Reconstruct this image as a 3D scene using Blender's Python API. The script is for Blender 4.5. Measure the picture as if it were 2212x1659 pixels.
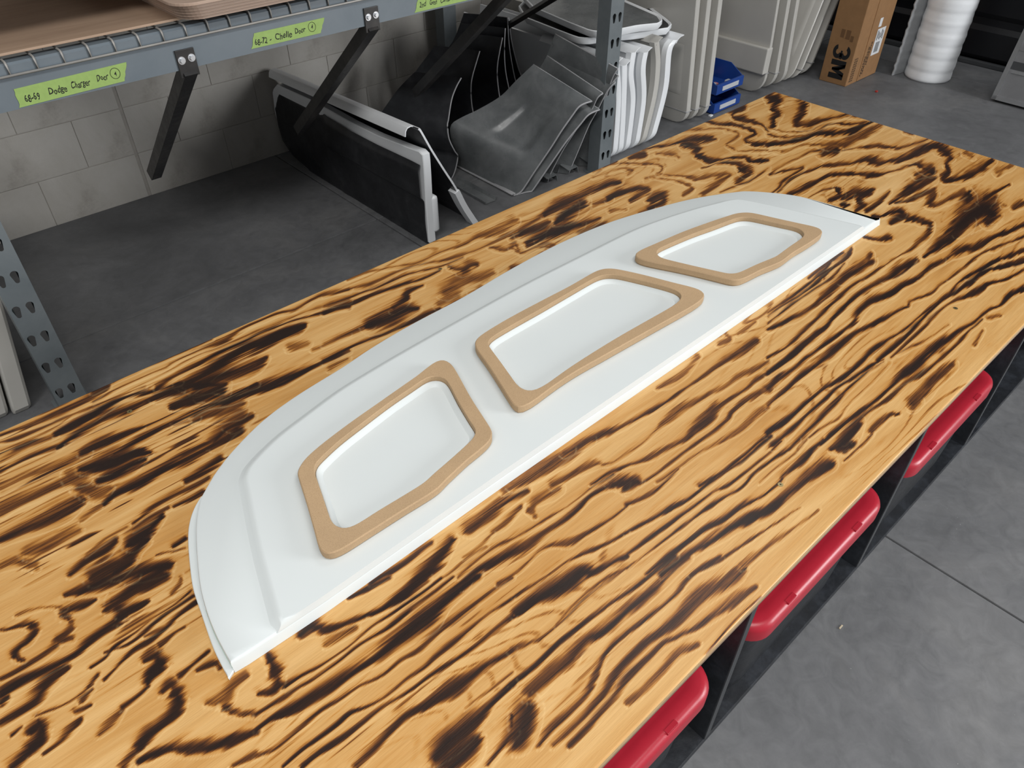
import bpy, bmesh, math, random
import numpy as np
from mathutils import Vector, Matrix

for o in list(bpy.data.objects):
    bpy.data.objects.remove(o, do_unlink=True)
SC = bpy.context.scene
COL = SC.collection
random.seed(7)

# ------------------------------------------------------------------ camera
# x runs along the bench (to the right and away), y towards the block wall, z up; metres
CAM_Z = 1.62
FPX = 1625.0
PITCH = math.atan(1409 / 1625.0)
HEAD = math.radians(47.388)
cam_d = bpy.data.cameras.new('camera')
cam = bpy.data.objects.new('camera', cam_d)
COL.objects.link(cam)
cam_d.sensor_width = 36.0
cam_d.lens = FPX / 2212 * 36.0
cam.location = (0, 0, CAM_Z)
cam.rotation_euler = (math.pi / 2 - PITCH, 0, HEAD - math.pi / 2)
cam_d.clip_start = 0.02
SC.camera = cam

# ------------------------------------------------------------------ light
SC.view_settings.view_transform = 'Standard'
SC.view_settings.look = 'None'
SC.view_settings.gamma = 1.0
SC.view_settings.exposure = 0.0
SC.view_settings.use_curve_mapping = False
world = bpy.data.worlds.new('world'); SC.world = world
world.use_nodes = True
world.node_tree.nodes['Background'].inputs[0].default_value = (0.92, 0.96, 1.0, 1)
world.node_tree.nodes['Background'].inputs[1].default_value = 0.26

def area(name, loc, target, sx, sy, power, color=(1, 0.985, 0.96)):
    d = bpy.data.lights.new(name, 'AREA'); d.shape = 'RECTANGLE'
    d.size = sx; d.size_y = sy; d.energy = power; d.color = color
    o = bpy.data.objects.new(name, d); COL.objects.link(o)
    o.location = loc
    o.rotation_euler = (Vector(target) - Vector(loc)).to_track_quat('-Z', 'Y').to_euler()
    return o
# overhead lamps, the last one an added fill
area('overhead_lamp', (3.15, 1.35, 4.3), (3.15, 1.35, 0), 1.5, 1.1, 24)
area('overhead_lamp', (0.5, -1.2, 4.3), (0.5, -1.2, 0), 2.4, 1.0, 85)
area('overhead_lamp', (-2.1, -0.8, 4.3), (-2.1, -0.8, 0), 2.4, 1.0, 120)  # added fill, brightens the floor behind the bench and the panel's left end
# daylight through the open bay door, to the right behind the viewer
area('bay_door_daylight', (6.0, -4.2, 2.3), (2.4, 2.2, 0.4), 4.2, 2.8, 640, (.97, .985, 1.0))

# ------------------------------------------------------------------ pixel helpers (photo pixels give directions only)
_c, _s = math.cos(PITCH), math.sin(PITCH)
_U = np.array([math.sin(HEAD), math.cos(HEAD), 0.0]); _V = np.array([-math.cos(HEAD), math.sin(HEAD), 0.0])
def ray(px, py):
    a, b = px - 1106.0, -(py - 829.5)
    d = np.array([a, FPX * _c + b * _s, -FPX * _s + b * _c])
    return np.array([d @ _U, d @ _V, d[2]])
def at_z(px, py, z):
    d = ray(px, py); t = (z - CAM_Z) / d[2]
    return (d[0] * t, d[1] * t)
def at_y(px, py, y):
    d = ray(px, py); t = y / d[1]
    return (d[0] * t, CAM_Z + d[2] * t)
def at_x(px, py, x):
    d = ray(px, py); t = x / d[0]
    return (d[1] * t, CAM_Z + d[2] * t)

# ------------------------------------------------------------------ scene helpers
def link(o, parent=None):
    COL.objects.link(o)
    if parent is not None:
        o.parent = parent
        o.matrix_parent_inverse = parent_world(parent).inverted()
    return o
def parent_world(p):
    m = Matrix.LocRotScale(p.location, p.rotation_euler, p.scale)
    return m if p.parent is None else parent_world(p.parent) @ p.matrix_parent_inverse @ m
def tag(o, label, cat, group=None):
    o['label'] = label; o['category'] = cat
    if group: o['group'] = group
    return o
def struct(o):
    o['kind'] = 'structure'; return o
def empty(name, loc, label=None, cat=None, group=None):
    o = bpy.data.objects.new(name, None); o.empty_display_size = 0.05
    o.location = loc; COL.objects.link(o)
    if label: tag(o, label, cat, group)
    return o
def mesh(name, verts, faces, mat, parent=None, smooth=False, auto=None):
    me = bpy.data.meshes.new(name)
    me.from_pydata([tuple(map(float, v)) for v in verts], [], faces)
    me.update()
    bm = bmesh.new(); bm.from_mesh(me)
    bmesh.ops.recalc_face_normals(bm, faces=bm.faces)
    bm.to_mesh(me); bm.free()
    if smooth or auto is not None:
        me.polygons.foreach_set('use_smooth', [True] * len(me.polygons))
        if auto is not None:
            me.set_sharp_from_angle(angle=math.radians(auto))
    me.materials.append(mat)
    return link(bpy.data.objects.new(name, me), parent)
class MB:
    def __init__(s): s.v = []; s.f = []
    def add(s, v, f):
        n = len(s.v); s.v += [tuple(p) for p in v]; s.f += [tuple(i + n for i in q) for q in f]; return s
    def box(s, x0, x1, y0, y1, z0, z1):
        return s.add([(x0,y0,z0),(x1,y0,z0),(x1,y1,z0),(x0,y1,z0),(x0,y0,z1),(x1,y0,z1),(x1,y1,z1),(x0,y1,z1)],
                     [(0,3,2,1),(4,5,6,7),(0,1,5,4),(1,2,6,5),(2,3,7,6),(3,0,4,7)])
    def bbox(s, x0, x1, y0, y1, z0, z1, b=0.002):
        bm = bmesh.new(); bmesh.ops.create_cube(bm, size=1)
        for v in bm.verts:
            v.co = (x0 + (v.co.x + .5) * (x1 - x0), y0 + (v.co.y + .5) * (y1 - y0), z0 + (v.co.z + .5) * (z1 - z0))
        bmesh.ops.bevel(bm, geom=list(bm.edges), offset=b, segments=2, profile=.6, affect='EDGES')
        bm.verts.index_update()
        s.add([v.co[:] for v in bm.verts], [tuple(v.index for v in f.verts) for f in bm.faces]); bm.free(); return s
    def tube(s, path, r, n=8, cap=True):
        path = [Vector(p) for p in path]; base = len(s.v); k = len(path)
        for i, p in enumerate(path):
            t = (path[min(i + 1, k - 1)] - path[max(i - 1, 0)]).normalized()
            a = t.cross(Vector((0, 0, 1)))
            if a.length < 1e-3: a = t.cross(Vector((1, 0, 0)))
            a.normalize(); b = t.cross(a)
            for j in range(n):
                w = 2 * math.pi * j / n
                s.v.append(tuple(p + a * (r * math.cos(w)) + b * (r * math.sin(w))))
        for i in range(k - 1):
            for j in range(n):
                s.f.append((base + i*n + j, base + i*n + (j+1) % n, base + (i+1)*n + (j+1) % n, base + (i+1)*n + j))
        if cap:
            s.f.append(tuple(base + j for j in range(n))); s.f.append(tuple(base + (k-1)*n + j for j in range(n)))
        return s
    def cyl(s, p0, p1, r0, r1=None, n=20):
        r1 = r0 if r1 is None else r1
        p0, p1 = Vector(p0), Vector(p1); t = (p1 - p0).normalized()
        a = t.cross(Vector((0, 0, 1)));
        if a.length < 1e-3: a = Vector((1, 0, 0))
        a.normalize(); b = t.cross(a); base = len(s.v)
        for p, r in ((p0, r0), (p1, r1)):
            for j in range(n):
                w = 2 * math.pi * j / n; s.v.append(tuple(p + a * (r * math.cos(w)) + b * (r * math.sin(w))))
        for j in range(n): s.f.append((base + j, base + (j+1) % n, base + n + (j+1) % n, base + n + j))
        s.f.append(tuple(base + j for j in range(n))); s.f.append(tuple(base + n + j for j in range(n)))
        return s
    def loops(s, rings, cap0=True, cap1=True, closed=True):
        n = len(rings[0]); base = len(s.v)
        for r in rings: s.v += [tuple(p) for p in r]
        m = n if closed else n - 1
        for i in range(len(rings) - 1):
            for j in range(m):
                s.f.append((base + i*n + j, base + i*n + (j+1) % n, base + (i+1)*n + (j+1) % n, base + (i+1)*n + j))
        if cap0: s.f.append(tuple(base + j for j in range(n)))
        if cap1: s.f.append(tuple(base + (len(rings)-1)*n + j for j in range(n)))
        return s
    def build(s, name, mat, parent=None, smooth=False, auto=None):
        return mesh(name, s.v, s.f, mat, parent, smooth, auto)

def catmull(pts, sub=6, closed=False):
    P = [np.array(p, float) for p in pts]; n = len(P); out = []
    for i in range(n if closed else n - 1):
        if closed: a, b, c, d = P[(i-1) % n], P[i], P[(i+1) % n], P[(i+2) % n]
        else: a, b, c, d = P[max(i-1, 0)], P[i], P[i+1], P[min(i+2, n-1)]
        for k in range(sub):
            t = k / sub
            out.append(0.5 * ((2*b) + (-a + c)*t + (2*a - 5*b + 4*c - d)*t*t + (-a + 3*b - 3*c + d)*t**3))
    if not closed: out.append(P[-1])
    return out
def resample(pts, n, closed=False):
    P = np.array(pts, float)
    if closed: P = np.vstack([P, P[:1]])
    d = np.r_[0, np.cumsum(np.linalg.norm(np.diff(P, axis=0), axis=1))]
    t = np.linspace(0, d[-1], n + 1)[:-1] if closed else np.linspace(0, d[-1], n)
    return np.stack([np.interp(t, d, P[:, k]) for k in range(P.shape[1])], 1)
def offset_loop(P, dist):
    """outward offset of a closed 2D loop"""
    P = np.array(P, float)
    T = np.roll(P, -1, 0) - np.roll(P, 1, 0); T /= np.maximum(np.linalg.norm(T, axis=1, keepdims=True), 1e-9)
    N = np.stack([T[:, 1], -T[:, 0]], 1)
    A = 0.5 * np.sum(P[:, 0] * np.roll(P[:, 1], -1) - np.roll(P[:, 0], -1) * P[:, 1])
    if A < 0: N = -N
    return P + N * (np.asarray(dist).reshape(-1, 1) if np.ndim(dist) else dist)

# ------------------------------------------------------------------ materials
def node_mat(name):
    m = bpy.data.materials.new(name); m.use_nodes = True
    nt = m.node_tree; b = nt.nodes['Principled BSDF']
    return m, nt, b
def lk(nt, a, b): nt.links.new(a, b)
def ramp(nt, stops, interp='LINEAR'):
    r = nt.nodes.new('ShaderNodeValToRGB'); cr = r.color_ramp; cr.interpolation = interp
    while len(cr.elements) < len(stops): cr.elements.new(0.5)
    for e, (p, c) in zip(cr.elements, stops):
        e.position = p; e.color = (c[0], c[1], c[2], 1)
    return r
def noise(nt, scale, detail=4, rough=.55, vec=None, dist=0.0):
    n = nt.nodes.new('ShaderNodeTexNoise'); n.inputs['Scale'].default_value = scale
    n.inputs['Detail'].default_value = detail; n.inputs['Roughness'].default_value = rough
    n.inputs['Distortion'].default_value = dist
    if vec is not None: lk(nt, vec, n.inputs['Vector'])
    return n
def mapped(nt, sc=(1, 1, 1), rot=(0, 0, 0), src='Object'):
    t = nt.nodes.new('ShaderNodeTexCoord'); m = nt.nodes.new('ShaderNodeMapping')
    m.inputs['Scale'].default_value = sc; m.inputs['Rotation'].default_value = rot
    lk(nt, t.outputs[src], m.inputs['Vector']); return m.outputs['Vector']
def bump(nt, b, height, strength=.2, dist=.002):
    n = nt.nodes.new('ShaderNodeBump'); n.inputs['Strength'].default_value = strength
    n.inputs['Distance'].default_value = dist
    lk(nt, height, n.inputs['Height']); lk(nt, n.outputs['Normal'], b.inputs['Normal']); return n
def simple(name, col, rough=.5, metal=0.0, var=0.06, scale=6.0, bumps=0.0, bscale=200, coat=0.0, spec=.5):
    m, nt, b = node_mat(name)
    v = mapped(nt)
    n = noise(nt, scale, 5, .6, v)
    lo = [c * (1 - var) for c in col]; hi = [min(1, c * (1 + var)) for c in col]
    r = ramp(nt, [(.3, lo), (.7, hi)]); lk(nt, n.outputs['Fac'], r.inputs['Fac'])
    lk(nt, r.outputs['Color'], b.inputs['Base Color'])
    b.inputs['Roughness'].default_value = rough; b.inputs['Metallic'].default_value = metal
    b.inputs['Coat Weight'].default_value = coat; b.inputs['Specular IOR Level'].default_value = spec
    if bumps:
        bn = noise(nt, bscale, 3, .6, v); bump(nt, b, bn.outputs['Fac'], bumps, .001)
    return m
def patchy(name, cols, rough=.5, scale=3.0, metal=0.0, detail=8, bumps=.1, rvar=.15):
    m, nt, b = node_mat(name); v = mapped(nt)
    n = noise(nt, scale, detail, .65, v, .4)
    r = ramp(nt, [(.25 + .5 * i / (len(cols) - 1), c) for i, c in enumerate(cols)])
    lk(nt, n.outputs['Fac'], r.inputs['Fac']); lk(nt, r.outputs['Color'], b.inputs['Base Color'])
    b.inputs['Metallic'].default_value = metal
    n2 = noise(nt, scale * 5, 4, .6, v)
    rr = nt.nodes.new('ShaderNodeMapRange'); rr.inputs['To Min'].default_value = max(.03, rough - rvar); rr.inputs['To Max'].default_value = rough + rvar
    lk(nt, n2.outputs['Fac'], rr.inputs['Value']); lk(nt, rr.outputs['Result'], b.inputs['Roughness'])
    if bumps: bump(nt, b, n2.outputs['Fac'], bumps, .002)
    return m

def s2l(r, g, b):
    f = lambda c: c / 12.92 if c <= .04045 else ((c + .055) / 1.055) ** 2.4
    return tuple(f(x / 255.) for x in (r, g, b))

M = {}
M['white_panel'] = simple('white_gelcoat', (.66, .70, .70), .5, var=.015, scale=3)
M['white_part'] = simple('white_fibreglass', (.84, .86, .88), .35, var=.02, scale=4, coat=.2)
M['cream_part'] = simple('cream_fibreglass', (.52, .505, .47), .4, var=.05, scale=4, coat=.1)
M['black_inner'] = patchy('black_gelcoat_inside', [(.010, .010, .012), (.02, .021, .024), (.045, .046, .05)], .38, 9.0)
M['grey_fender'] = patchy('grey_fibreglass', [(.08, .087, .09), (.125, .133, .136), (.19, .197, .2)], .3, 7.0)
M['edge_grey'] = simple('raw_edge', (.34, .34, .35), .5)
M['red_plastic'] = simple('red_plastic', (.42, .018, .035), .33, var=.04, scale=30, bumps=.12, bscale=900)
M['black_paint'] = patchy('black_painted_wood', [(.008, .009, .011), (.014, .016, .02), (.035, .04, .05)], .45, 14.0, bumps=.3)
M['grey_edge'] = simple('painted_board_edge', (.05, .053, .057), .55)
M['rack_grey'] = patchy('rack_blue_grey', [(.12, .15, .175), (.15, .18, .205), (.17, .20, .225)], .38, 4.0, bumps=.02, rvar=.06)
M['upright_grey'] = patchy('upright_grey', [(.11, .13, .14), (.15, .17, .18), (.19, .21, .215)], .42, 5.0, bumps=.04, rvar=.08)
M['black_steel'] = patchy('black_steel', [(.010, .010, .011), (.018, .017, .017), (.05, .045, .04)], .4, 9.0, bumps=.1)
M['zinc'] = simple('zinc_wire', (.36, .35, .33), .5, .25, .1, 20)
M['bolt'] = simple('zinc_bolt', (.62, .64, .67), .3, .55, .05, 60)
M['tape'] = simple('green_tape', (.30, .44, .125), .6, var=.07, scale=60, bumps=.25, bscale=250)
M['ink'] = simple('black_marker', (.006, .006, .007), .6)
M['carton'] = simple('cardboard', s2l(150, 112, 74), .8, var=.08, scale=25, bumps=.1, bscale=400)
M['carton_dark'] = simple('cardboard_stain', s2l(112, 80, 50), .75, var=.08, scale=30)
M['paper'] = simple('paper_label', (.72, .73, .74), .7, var=.08, scale=90)
M['foam'] = simple('foam_wrap', (.88, .90, .92), .55, var=.03, scale=12, bumps=.3, bscale=160)
M['foam_shaded'] = simple('foam_wrap_shaded', (.34, .35, .36), .6, var=.08, scale=12, bumps=.3, bscale=160)  # darker copy of the wrap, puts shade into the loose end's colour
M['blue_plastic'] = simple('blue_plastic', (.012, .055, .27), .35, var=.06, scale=10)
M['clear_grey'] = simple('grey_tags', (.5, .52, .55), .5)
M['pink'] = simple('pink_parts', (.55, .2, .22), .5)
M['alu'] = simple('aluminium', (.36, .36, .37), .36, .7, .06, 12)
M['alu_bright'] = simple('bright_aluminium', (.55, .55, .56), .22, .9, .05, 12)
M['brass'] = simple('brass_screw', (.42, .33, .16), .35, .9, .1, 300)
M['red_scrap'] = simple('red_scrap', (.4, .04, .03), .5)
M['chip'] = simple('wood_chip', (.5, .42, .3), .7)
M['green_edge'] = simple('green_edge_line', (.42, .56, .47), .5)

# mdf
m, nt, b = node_mat('mdf'); v = mapped(nt)
n1 = noise(nt, 700, 3, .7, v); n2 = noise(nt, 12, 4, .6, v)
r1 = ramp(nt, [(.28, s2l(146, 118, 88)), (.42, s2l(178, 149, 114)), (.75, s2l(192, 163, 127))]); lk(nt, n1.outputs['Fac'], r1.inputs['Fac'])
r2 = ramp(nt, [(.3, (.9, .9, .9)), (.7, (1, 1, 1))]); lk(nt, n2.outputs['Fac'], r2.inputs['Fac'])
mx = nt.nodes.new('ShaderNodeMix'); mx.data_type = 'RGBA'; mx.blend_type = 'MULTIPLY'; mx.inputs['Factor'].default_value = 1
lk(nt, r1.outputs['Color'], mx.inputs['A']); lk(nt, r2.outputs['Color'], mx.inputs['B']); lk(nt, mx.outputs['Result'], b.inputs['Base Color'])
b.inputs['Roughness'].default_value = .75; bump(nt, b, n1.outputs['Fac'], .15, .0006); M['mdf'] = m

# concrete floor
m, nt, b = node_mat('concrete'); v = mapped(nt)
n1 = noise(nt, 2.2, 10, .68, v, .6); n2 = noise(nt, 260, 2, .6, v); n3 = noise(nt, 16, 6, .7, v, 1.2)
r1 = ramp(nt, [(.28, s2l(88, 89, 91)), (.5, s2l(106, 107, 109)), (.75, s2l(124, 124, 124))]); lk(nt, n1.outputs['Fac'], r1.inputs['Fac'])
r3 = ramp(nt, [(.35, (.84, .84, .84)), (.65, (1.06, 1.06, 1.06))]); lk(nt, n3.outputs['Fac'], r3.inputs['Fac'])
mx = nt.nodes.new('ShaderNodeMix'); mx.data_type = 'RGBA'; mx.blend_type = 'MULTIPLY'; mx.inputs['Factor'].default_value = 1
lk(nt, r1.outputs['Color'], mx.inputs['A']); lk(nt, r3.outputs['Color'], mx.inputs['B'])
vo = nt.nodes.new('ShaderNodeTexVoronoi'); vo.inputs['Scale'].default_value = 34; lk(nt, v, vo.inputs['Vector'])
rv = ramp(nt, [(.0, (1, 1, 1)), (.022, (1, 1, 1)), (.04, (0, 0, 0))]); lk(nt, vo.outputs['Distance'], rv.inputs['Fac'])
n5 = noise(nt, 3.0, 2, .5, v); r5 = ramp(nt, [(.52, (0, 0, 0)), (.62, (1, 1, 1))]); lk(nt, n5.outputs['Fac'], r5.inputs['Fac'])
mu = nt.nodes.new('ShaderNodeMath'); mu.operation = 'MULTIPLY'; lk(nt, rv.outputs['Color'], mu.inputs[0]); lk(nt, r5.outputs['Color'], mu.inputs[1])
mx2 = nt.nodes.new('ShaderNodeMix'); mx2.data_type = 'RGBA'; lk(nt, mu.outputs['Value'], mx2.inputs['Factor'])
lk(nt, mx.outputs['Result'], mx2.inputs['A']); mx2.inputs['B'].default_value = (.45, .45, .44, 1)
lk(nt, mx2.outputs['Result'], b.inputs['Base Color'])
rr = nt.nodes.new('ShaderNodeMapRange'); rr.inputs['To Min'].default_value = .42; rr.inputs['To Max'].default_value = .68
lk(nt, n3.outputs['Fac'], rr.inputs['Value']); lk(nt, rr.outputs['Result'], b.inputs['Roughness'])
bump(nt, b, n2.outputs['Fac'], .12, .001); M['concrete'] = m

# painted block wall
m, nt, b = node_mat('painted_block'); v = mapped(nt)
n1 = noise(nt, 3.5, 8, .7, v, .5); n2 = noise(nt, 150, 3, .7, v)
r1 = ramp(nt, [(.25, s2l(140, 134, 126)), (.45, s2l(176, 172, 165)), (.8, s2l(190, 187, 182))]); lk(nt, n1.outputs['Fac'], r1.inputs['Fac'])
vo = nt.nodes.new('ShaderNodeTexVoronoi'); vo.inputs['Scale'].default_value = 9; lk(nt, v, vo.inputs['Vector'])
rv = ramp(nt, [(.0, (.25, .22, .2)), (.035, (.6, .57, .55)), (.06, (1, 1, 1))]); lk(nt, vo.outputs['Distance'], rv.inputs['Fac'])
mx = nt.nodes.new('ShaderNodeMix'); mx.data_type = 'RGBA'; mx.blend_type = 'MULTIPLY'; mx.inputs['Factor'].default_value = .6
lk(nt, r1.outputs['Color'], mx.inputs['A']); lk(nt, rv.outputs['Color'], mx.inputs['B']); lk(nt, mx.outputs['Result'], b.inputs['Base Color'])
b.inputs['Roughness'].default_value = .7; bump(nt, b, n2.outputs['Fac'], .3, .003); M['block'] = m
M['mortar'] = simple('mortar', s2l(160, 155, 148), .8, var=.1, scale=20)

# shelf plywood, plain brown
def plain_wood(name, c0, c1, c2, rough=.55):
    m, nt, b = node_mat(name); v = mapped(nt, (1.2, 14, 14)); n = noise(nt, 3, 6, .6, v, 1.0)
    r = ramp(nt, [(.25, c0), (.5, c1), (.8, c2)]); lk(nt, n.outputs['Fac'], r.inputs['Fac']); lk(nt, r.outputs['Color'], b.inputs['Base Color'])
    b.inputs['Roughness'].default_value = rough; return m
M['shelf_wood'] = plain_wood('shelf_hardboard', s2l(160, 134, 113), s2l(170, 144, 122), s2l(180, 154, 132))
M['ply_sheet'] = plain_wood('thin_ply', s2l(170, 146, 129), s2l(180, 156, 139), s2l(190, 166, 148))

# scorched plywood: 'burn' and 'pale' are per-vertex wood grain values
m, nt, b = node_mat('scorched_plywood')
at = nt.nodes.new('ShaderNodeAttribute'); at.attribute_name = 'burn'
ap = nt.nodes.new('ShaderNodeAttribute'); ap.attribute_name = 'pale'
vf = mapped(nt, (12, 520, 1)); fib = noise(nt, 1.0, 5, .7, vf, .3)
vm = mapped(nt, (4, 60, 1)); med = noise(nt, 1.0, 5, .6, vm, .6)
vl = mapped(nt, (.9, 11, 1)); low = noise(nt, 1.0, 4, .55, vl, 1.2)
def math_n(op, a, b2=None, c=None):
    n = nt.nodes.new('ShaderNodeMath'); n.operation = op
    for i, x in enumerate((a, b2, c)):
        if x is None: continue
        if isinstance(x, (int, float)): n.inputs[i].default_value = x
        else: lk(nt, x, n.inputs[i])
    return n.outputs[0]
# ragged fibre edges: strongest where the scorch is half way
bv = at.outputs['Fac']
edge = math_n('MULTIPLY', math_n('MULTIPLY', bv, math_n('SUBTRACT', 1.0, bv)), 4.0)
f0 = math_n('MULTIPLY', math_n('SUBTRACT', fib.outputs['Fac'], .5), 2.0)
f1 = math_n('MULTIPLY', math_n('SUBTRACT', med.outputs['Fac'], .5), 1.0)
bv2 = math_n('ADD', bv, math_n('MULTIPLY', math_n('ADD', f0, f1), math_n('ADD', math_n('MULTIPLY', edge, .60), .14)))
base = ramp(nt, [(.30, s2l(222, 182, 124)), (.45, s2l(211, 167, 106)), (.58, s2l(198, 148, 84)), (.72, s2l(178, 124, 60))])
lk(nt, math_n('ADD', math_n('MULTIPLY', low.outputs['Fac'], .7), math_n('MULTIPLY', med.outputs['Fac'], .3)), base.inputs['Fac'])
burn = ramp(nt, [(0, s2l(196, 140, 66)), (.25, s2l(186, 128, 56)), (.45, s2l(142, 88, 34)), (.64, s2l(96, 55, 22)), (.84, s2l(52, 28, 14)), (1.0, s2l(32, 18, 12))])
lk(nt, bv2, burn.inputs['Fac'])
mx = nt.nodes.new('ShaderNodeMix'); mx.data_type = 'RGBA'
bf = nt.nodes.new('ShaderNodeMapRange'); bf.inputs['From Min'].default_value = .06; bf.inputs['From Max'].default_value = .34; bf.interpolation_type = 'SMOOTHSTEP'
lk(nt, bv2, bf.inputs['Value']); lk(nt, bf.outputs['Result'], mx.inputs['Factor'])
lk(nt, base.outputs['Color'], mx.inputs['A']); lk(nt, burn.outputs['Color'], mx.inputs['B'])
mp = nt.nodes.new('ShaderNodeMix'); mp.data_type = 'RGBA'
lk(nt, math_n('MULTIPLY', math_n('MULTIPLY', ap.outputs['Fac'], math_n('SUBTRACT', 1.0, bv)), math_n('MULTIPLY', med.outputs['Fac'], 1.7)), mp.inputs['Factor'])
lk(nt, mx.outputs['Result'], mp.inputs['A']); mp.inputs['B'].default_value = (*s2l(238, 204, 146), 1)
fr = ramp(nt, [(.22, (.70, .64, .54)), (.42, (.93, .92, .90)), (.58, (1.0, 1.0, 1.0)), (.8, (1.09, 1.09, 1.09))]); lk(nt, fib.outputs['Fac'], fr.inputs['Fac'])
mf = nt.nodes.new('ShaderNodeMix'); mf.data_type = 'RGBA'; mf.blend_type = 'MULTIPLY'; mf.inputs['Factor'].default_value = .9
lk(nt, mp.outputs['Result'], mf.inputs['A']); lk(nt, fr.outputs['Color'], mf.inputs['B']); lk(nt, mf.outputs['Result'], b.inputs['Base Color'])
b.inputs['Roughness'].default_value = .42; b.inputs['Specular IOR Level'].default_value = .38
b.inputs['Coat Weight'].default_value = .12; b.inputs['Coat Roughness'].default_value = .22
vb = mapped(nt, (60, 700, 1)); fb = noise(nt, 1.0, 3, .6, vb)
hsum = math_n('ADD', math_n('MULTIPLY', fb.outputs['Fac'], .7), math_n('MULTIPLY', bv, -.8))
bump(nt, b, hsum, .35, .0012)
M['scorched'] = m

# plywood edge
m, nt, b = node_mat('plywood_edge')
tc = nt.nodes.new('ShaderNodeTexCoord'); sp = nt.nodes.new('ShaderNodeSeparateXYZ'); lk(nt, tc.outputs['Object'], sp.inputs['Vector'])
vn = mapped(nt, (9, 9, 120)); nn = noise(nt, 1, 4, .6, vn, .4)
zz = math_n('ADD', math_n('MULTIPLY', math_n('SUBTRACT', sp.outputs['Z'], .586 - .024), 1 / .024), math_n('MULTIPLY', math_n('SUBTRACT', nn.outputs['Fac'], .5), .12))
pr = ramp(nt, [(.0, s2l(110, 92, 80)), (.14, s2l(150, 126, 104)), (.17, s2l(70, 50, 40)), (.21, s2l(176, 146, 112)), (.40, s2l(190, 160, 122)), (.43, s2l(96, 70, 48)), (.47, s2l(214, 182, 138)), (.66, s2l(200, 166, 120)), (.69, s2l(90, 62, 40)), (.73, s2l(225, 188, 130)), (1, s2l(222, 182, 120))])
lk(nt, zz, pr.inputs['Fac'])
nb = noise(nt, 1, 5, .65, mapped(nt, (30, 30, 400)), .6); rb = ramp(nt, [(.3, (.55, .5, .46)), (.5, (1, 1, 1))]); lk(nt, nb.outputs['Fac'], rb.inputs['Fac'])
mx = nt.nodes.new('ShaderNodeMix'); mx.data_type = 'RGBA'; mx.blend_type = 'MULTIPLY'; mx.inputs['Factor'].default_value = .7
lk(nt, pr.outputs['Color'], mx.inputs['A']); lk(nt, rb.outputs['Color'], mx.inputs['B']); lk(nt, mx.outputs['Result'], b.inputs['Base Color'])
b.inputs['Roughness'].default_value = .6; bump(nt, b, nb.outputs['Fac'], .4, .002); M['ply_edge'] = m
# black ribbed door
M['door_black'] = simple('black_door', (.006, .006, .008), .35, var=.2, scale=2)

# ================================================================== setting
def slab(name, x0, x1, y0, y1, parent):
    g = .0025
    return MB().bbox(x0 + g, x1 - g, y0 + g, y1 - g, -.12, 0, .004).build(name, M['concrete'], parent)
floor = struct(MB().box(-4.0, 9.0, -3.5, 3.75, -.16, -.018).build('floor', M['mortar']))
XS = [-4.0, -2.10, 1.58, 5.26, 9.0]; YS = [-3.5, -1.07, 2.59, 3.75]
for i in range(len(XS) - 1):
    for j in range(len(YS) - 1):
        slab('slab', XS[i], XS[i+1], YS[j], YS[j+1], floor)

WALL_Y = 3.485
wall = struct(MB().box(-4.0, 6.2, WALL_Y + .0022, WALL_Y + .2, 0, 4.2).build('wall_back', M['mortar']))
bm_ = {}
def block(x0, x1, z0, z1):
    key = (round(x1 - x0, 3), round(z1 - z0, 3))
    if key not in bm_:
        o = MB().bbox(0, x1 - x0 - .0025, -.0, .10, 0, z1 - z0 - .0025, .002).build('block', M['block'], wall)
        bm_[key] = o.data
    else:
        o = bpy.data.objects.new('block', bm_[key]); link(o, wall)
    o.location = (x0, WALL_Y - random.uniform(0, .0012), z0)
JX = .936                      # control joint
for r in range(9):
    z0 = r * .2032
    x = JX - .006 - (.2 if r % 2 else .4064); 
    xs = []
    if r % 2: block(JX - .206, JX - .006, z0, z0 + .2032)
    else: block(JX - .4124, JX - .006, z0, z0 + .2032)
    x = JX - (.206 if r % 2 else .4124)
    while x > -1.6:
        block(x - .4064, x, z0, z0 + .2032); x -= .4064
    x = JX + .006
    if r % 2: block(x, x + .2, z0, z0 + .2032); x += .2
    while x < 5.5:
        block(x, x + .4064, z0, z0 + .2032); x += .4064

# black sectional door closing the right side
wr = struct(MB().box(5.63, 5.75, -3.5, WALL_Y, 0, 4.2).build('wall_right', M['door_black']))
def door_section(z0, z1):
    mb = MB(); prof = [(5.60, z0 + .004), (5.578, z0 + .03), (5.578, z0 + .17), (5.596, z0 + .2), (5.596, z0 + .24), (5.578, z0 + .27), (5.578, z1 - .03), (5.60, z1 - .004)]
    mb.loops([[(x, -3.4, z) for x, z in prof] + [(5.63, -3.4, z1 - .004), (5.63, -3.4, z0 + .004)], [(x, WALL_Y - .01, z) for x, z in prof] + [(5.63, WALL_Y - .01, z1 - .004), (5.63, WALL_Y - .01, z0 + .004)]])
    mb.build('door_section', M['door_black'], wr)
for k in range(5): door_section(.03 + k * .5, .53 + k * .5)
MB().bbox(5.565, 5.60, -3.4, WALL_Y - .01, 0, .03, .006).build('bottom_seal', M['grey_edge'], wr)

# ================================================================== scorched plywood bench
TZ = .586
TX0, TX1, TY0, TY1 = -.50, 2.6926, .232, 1.4515

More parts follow.
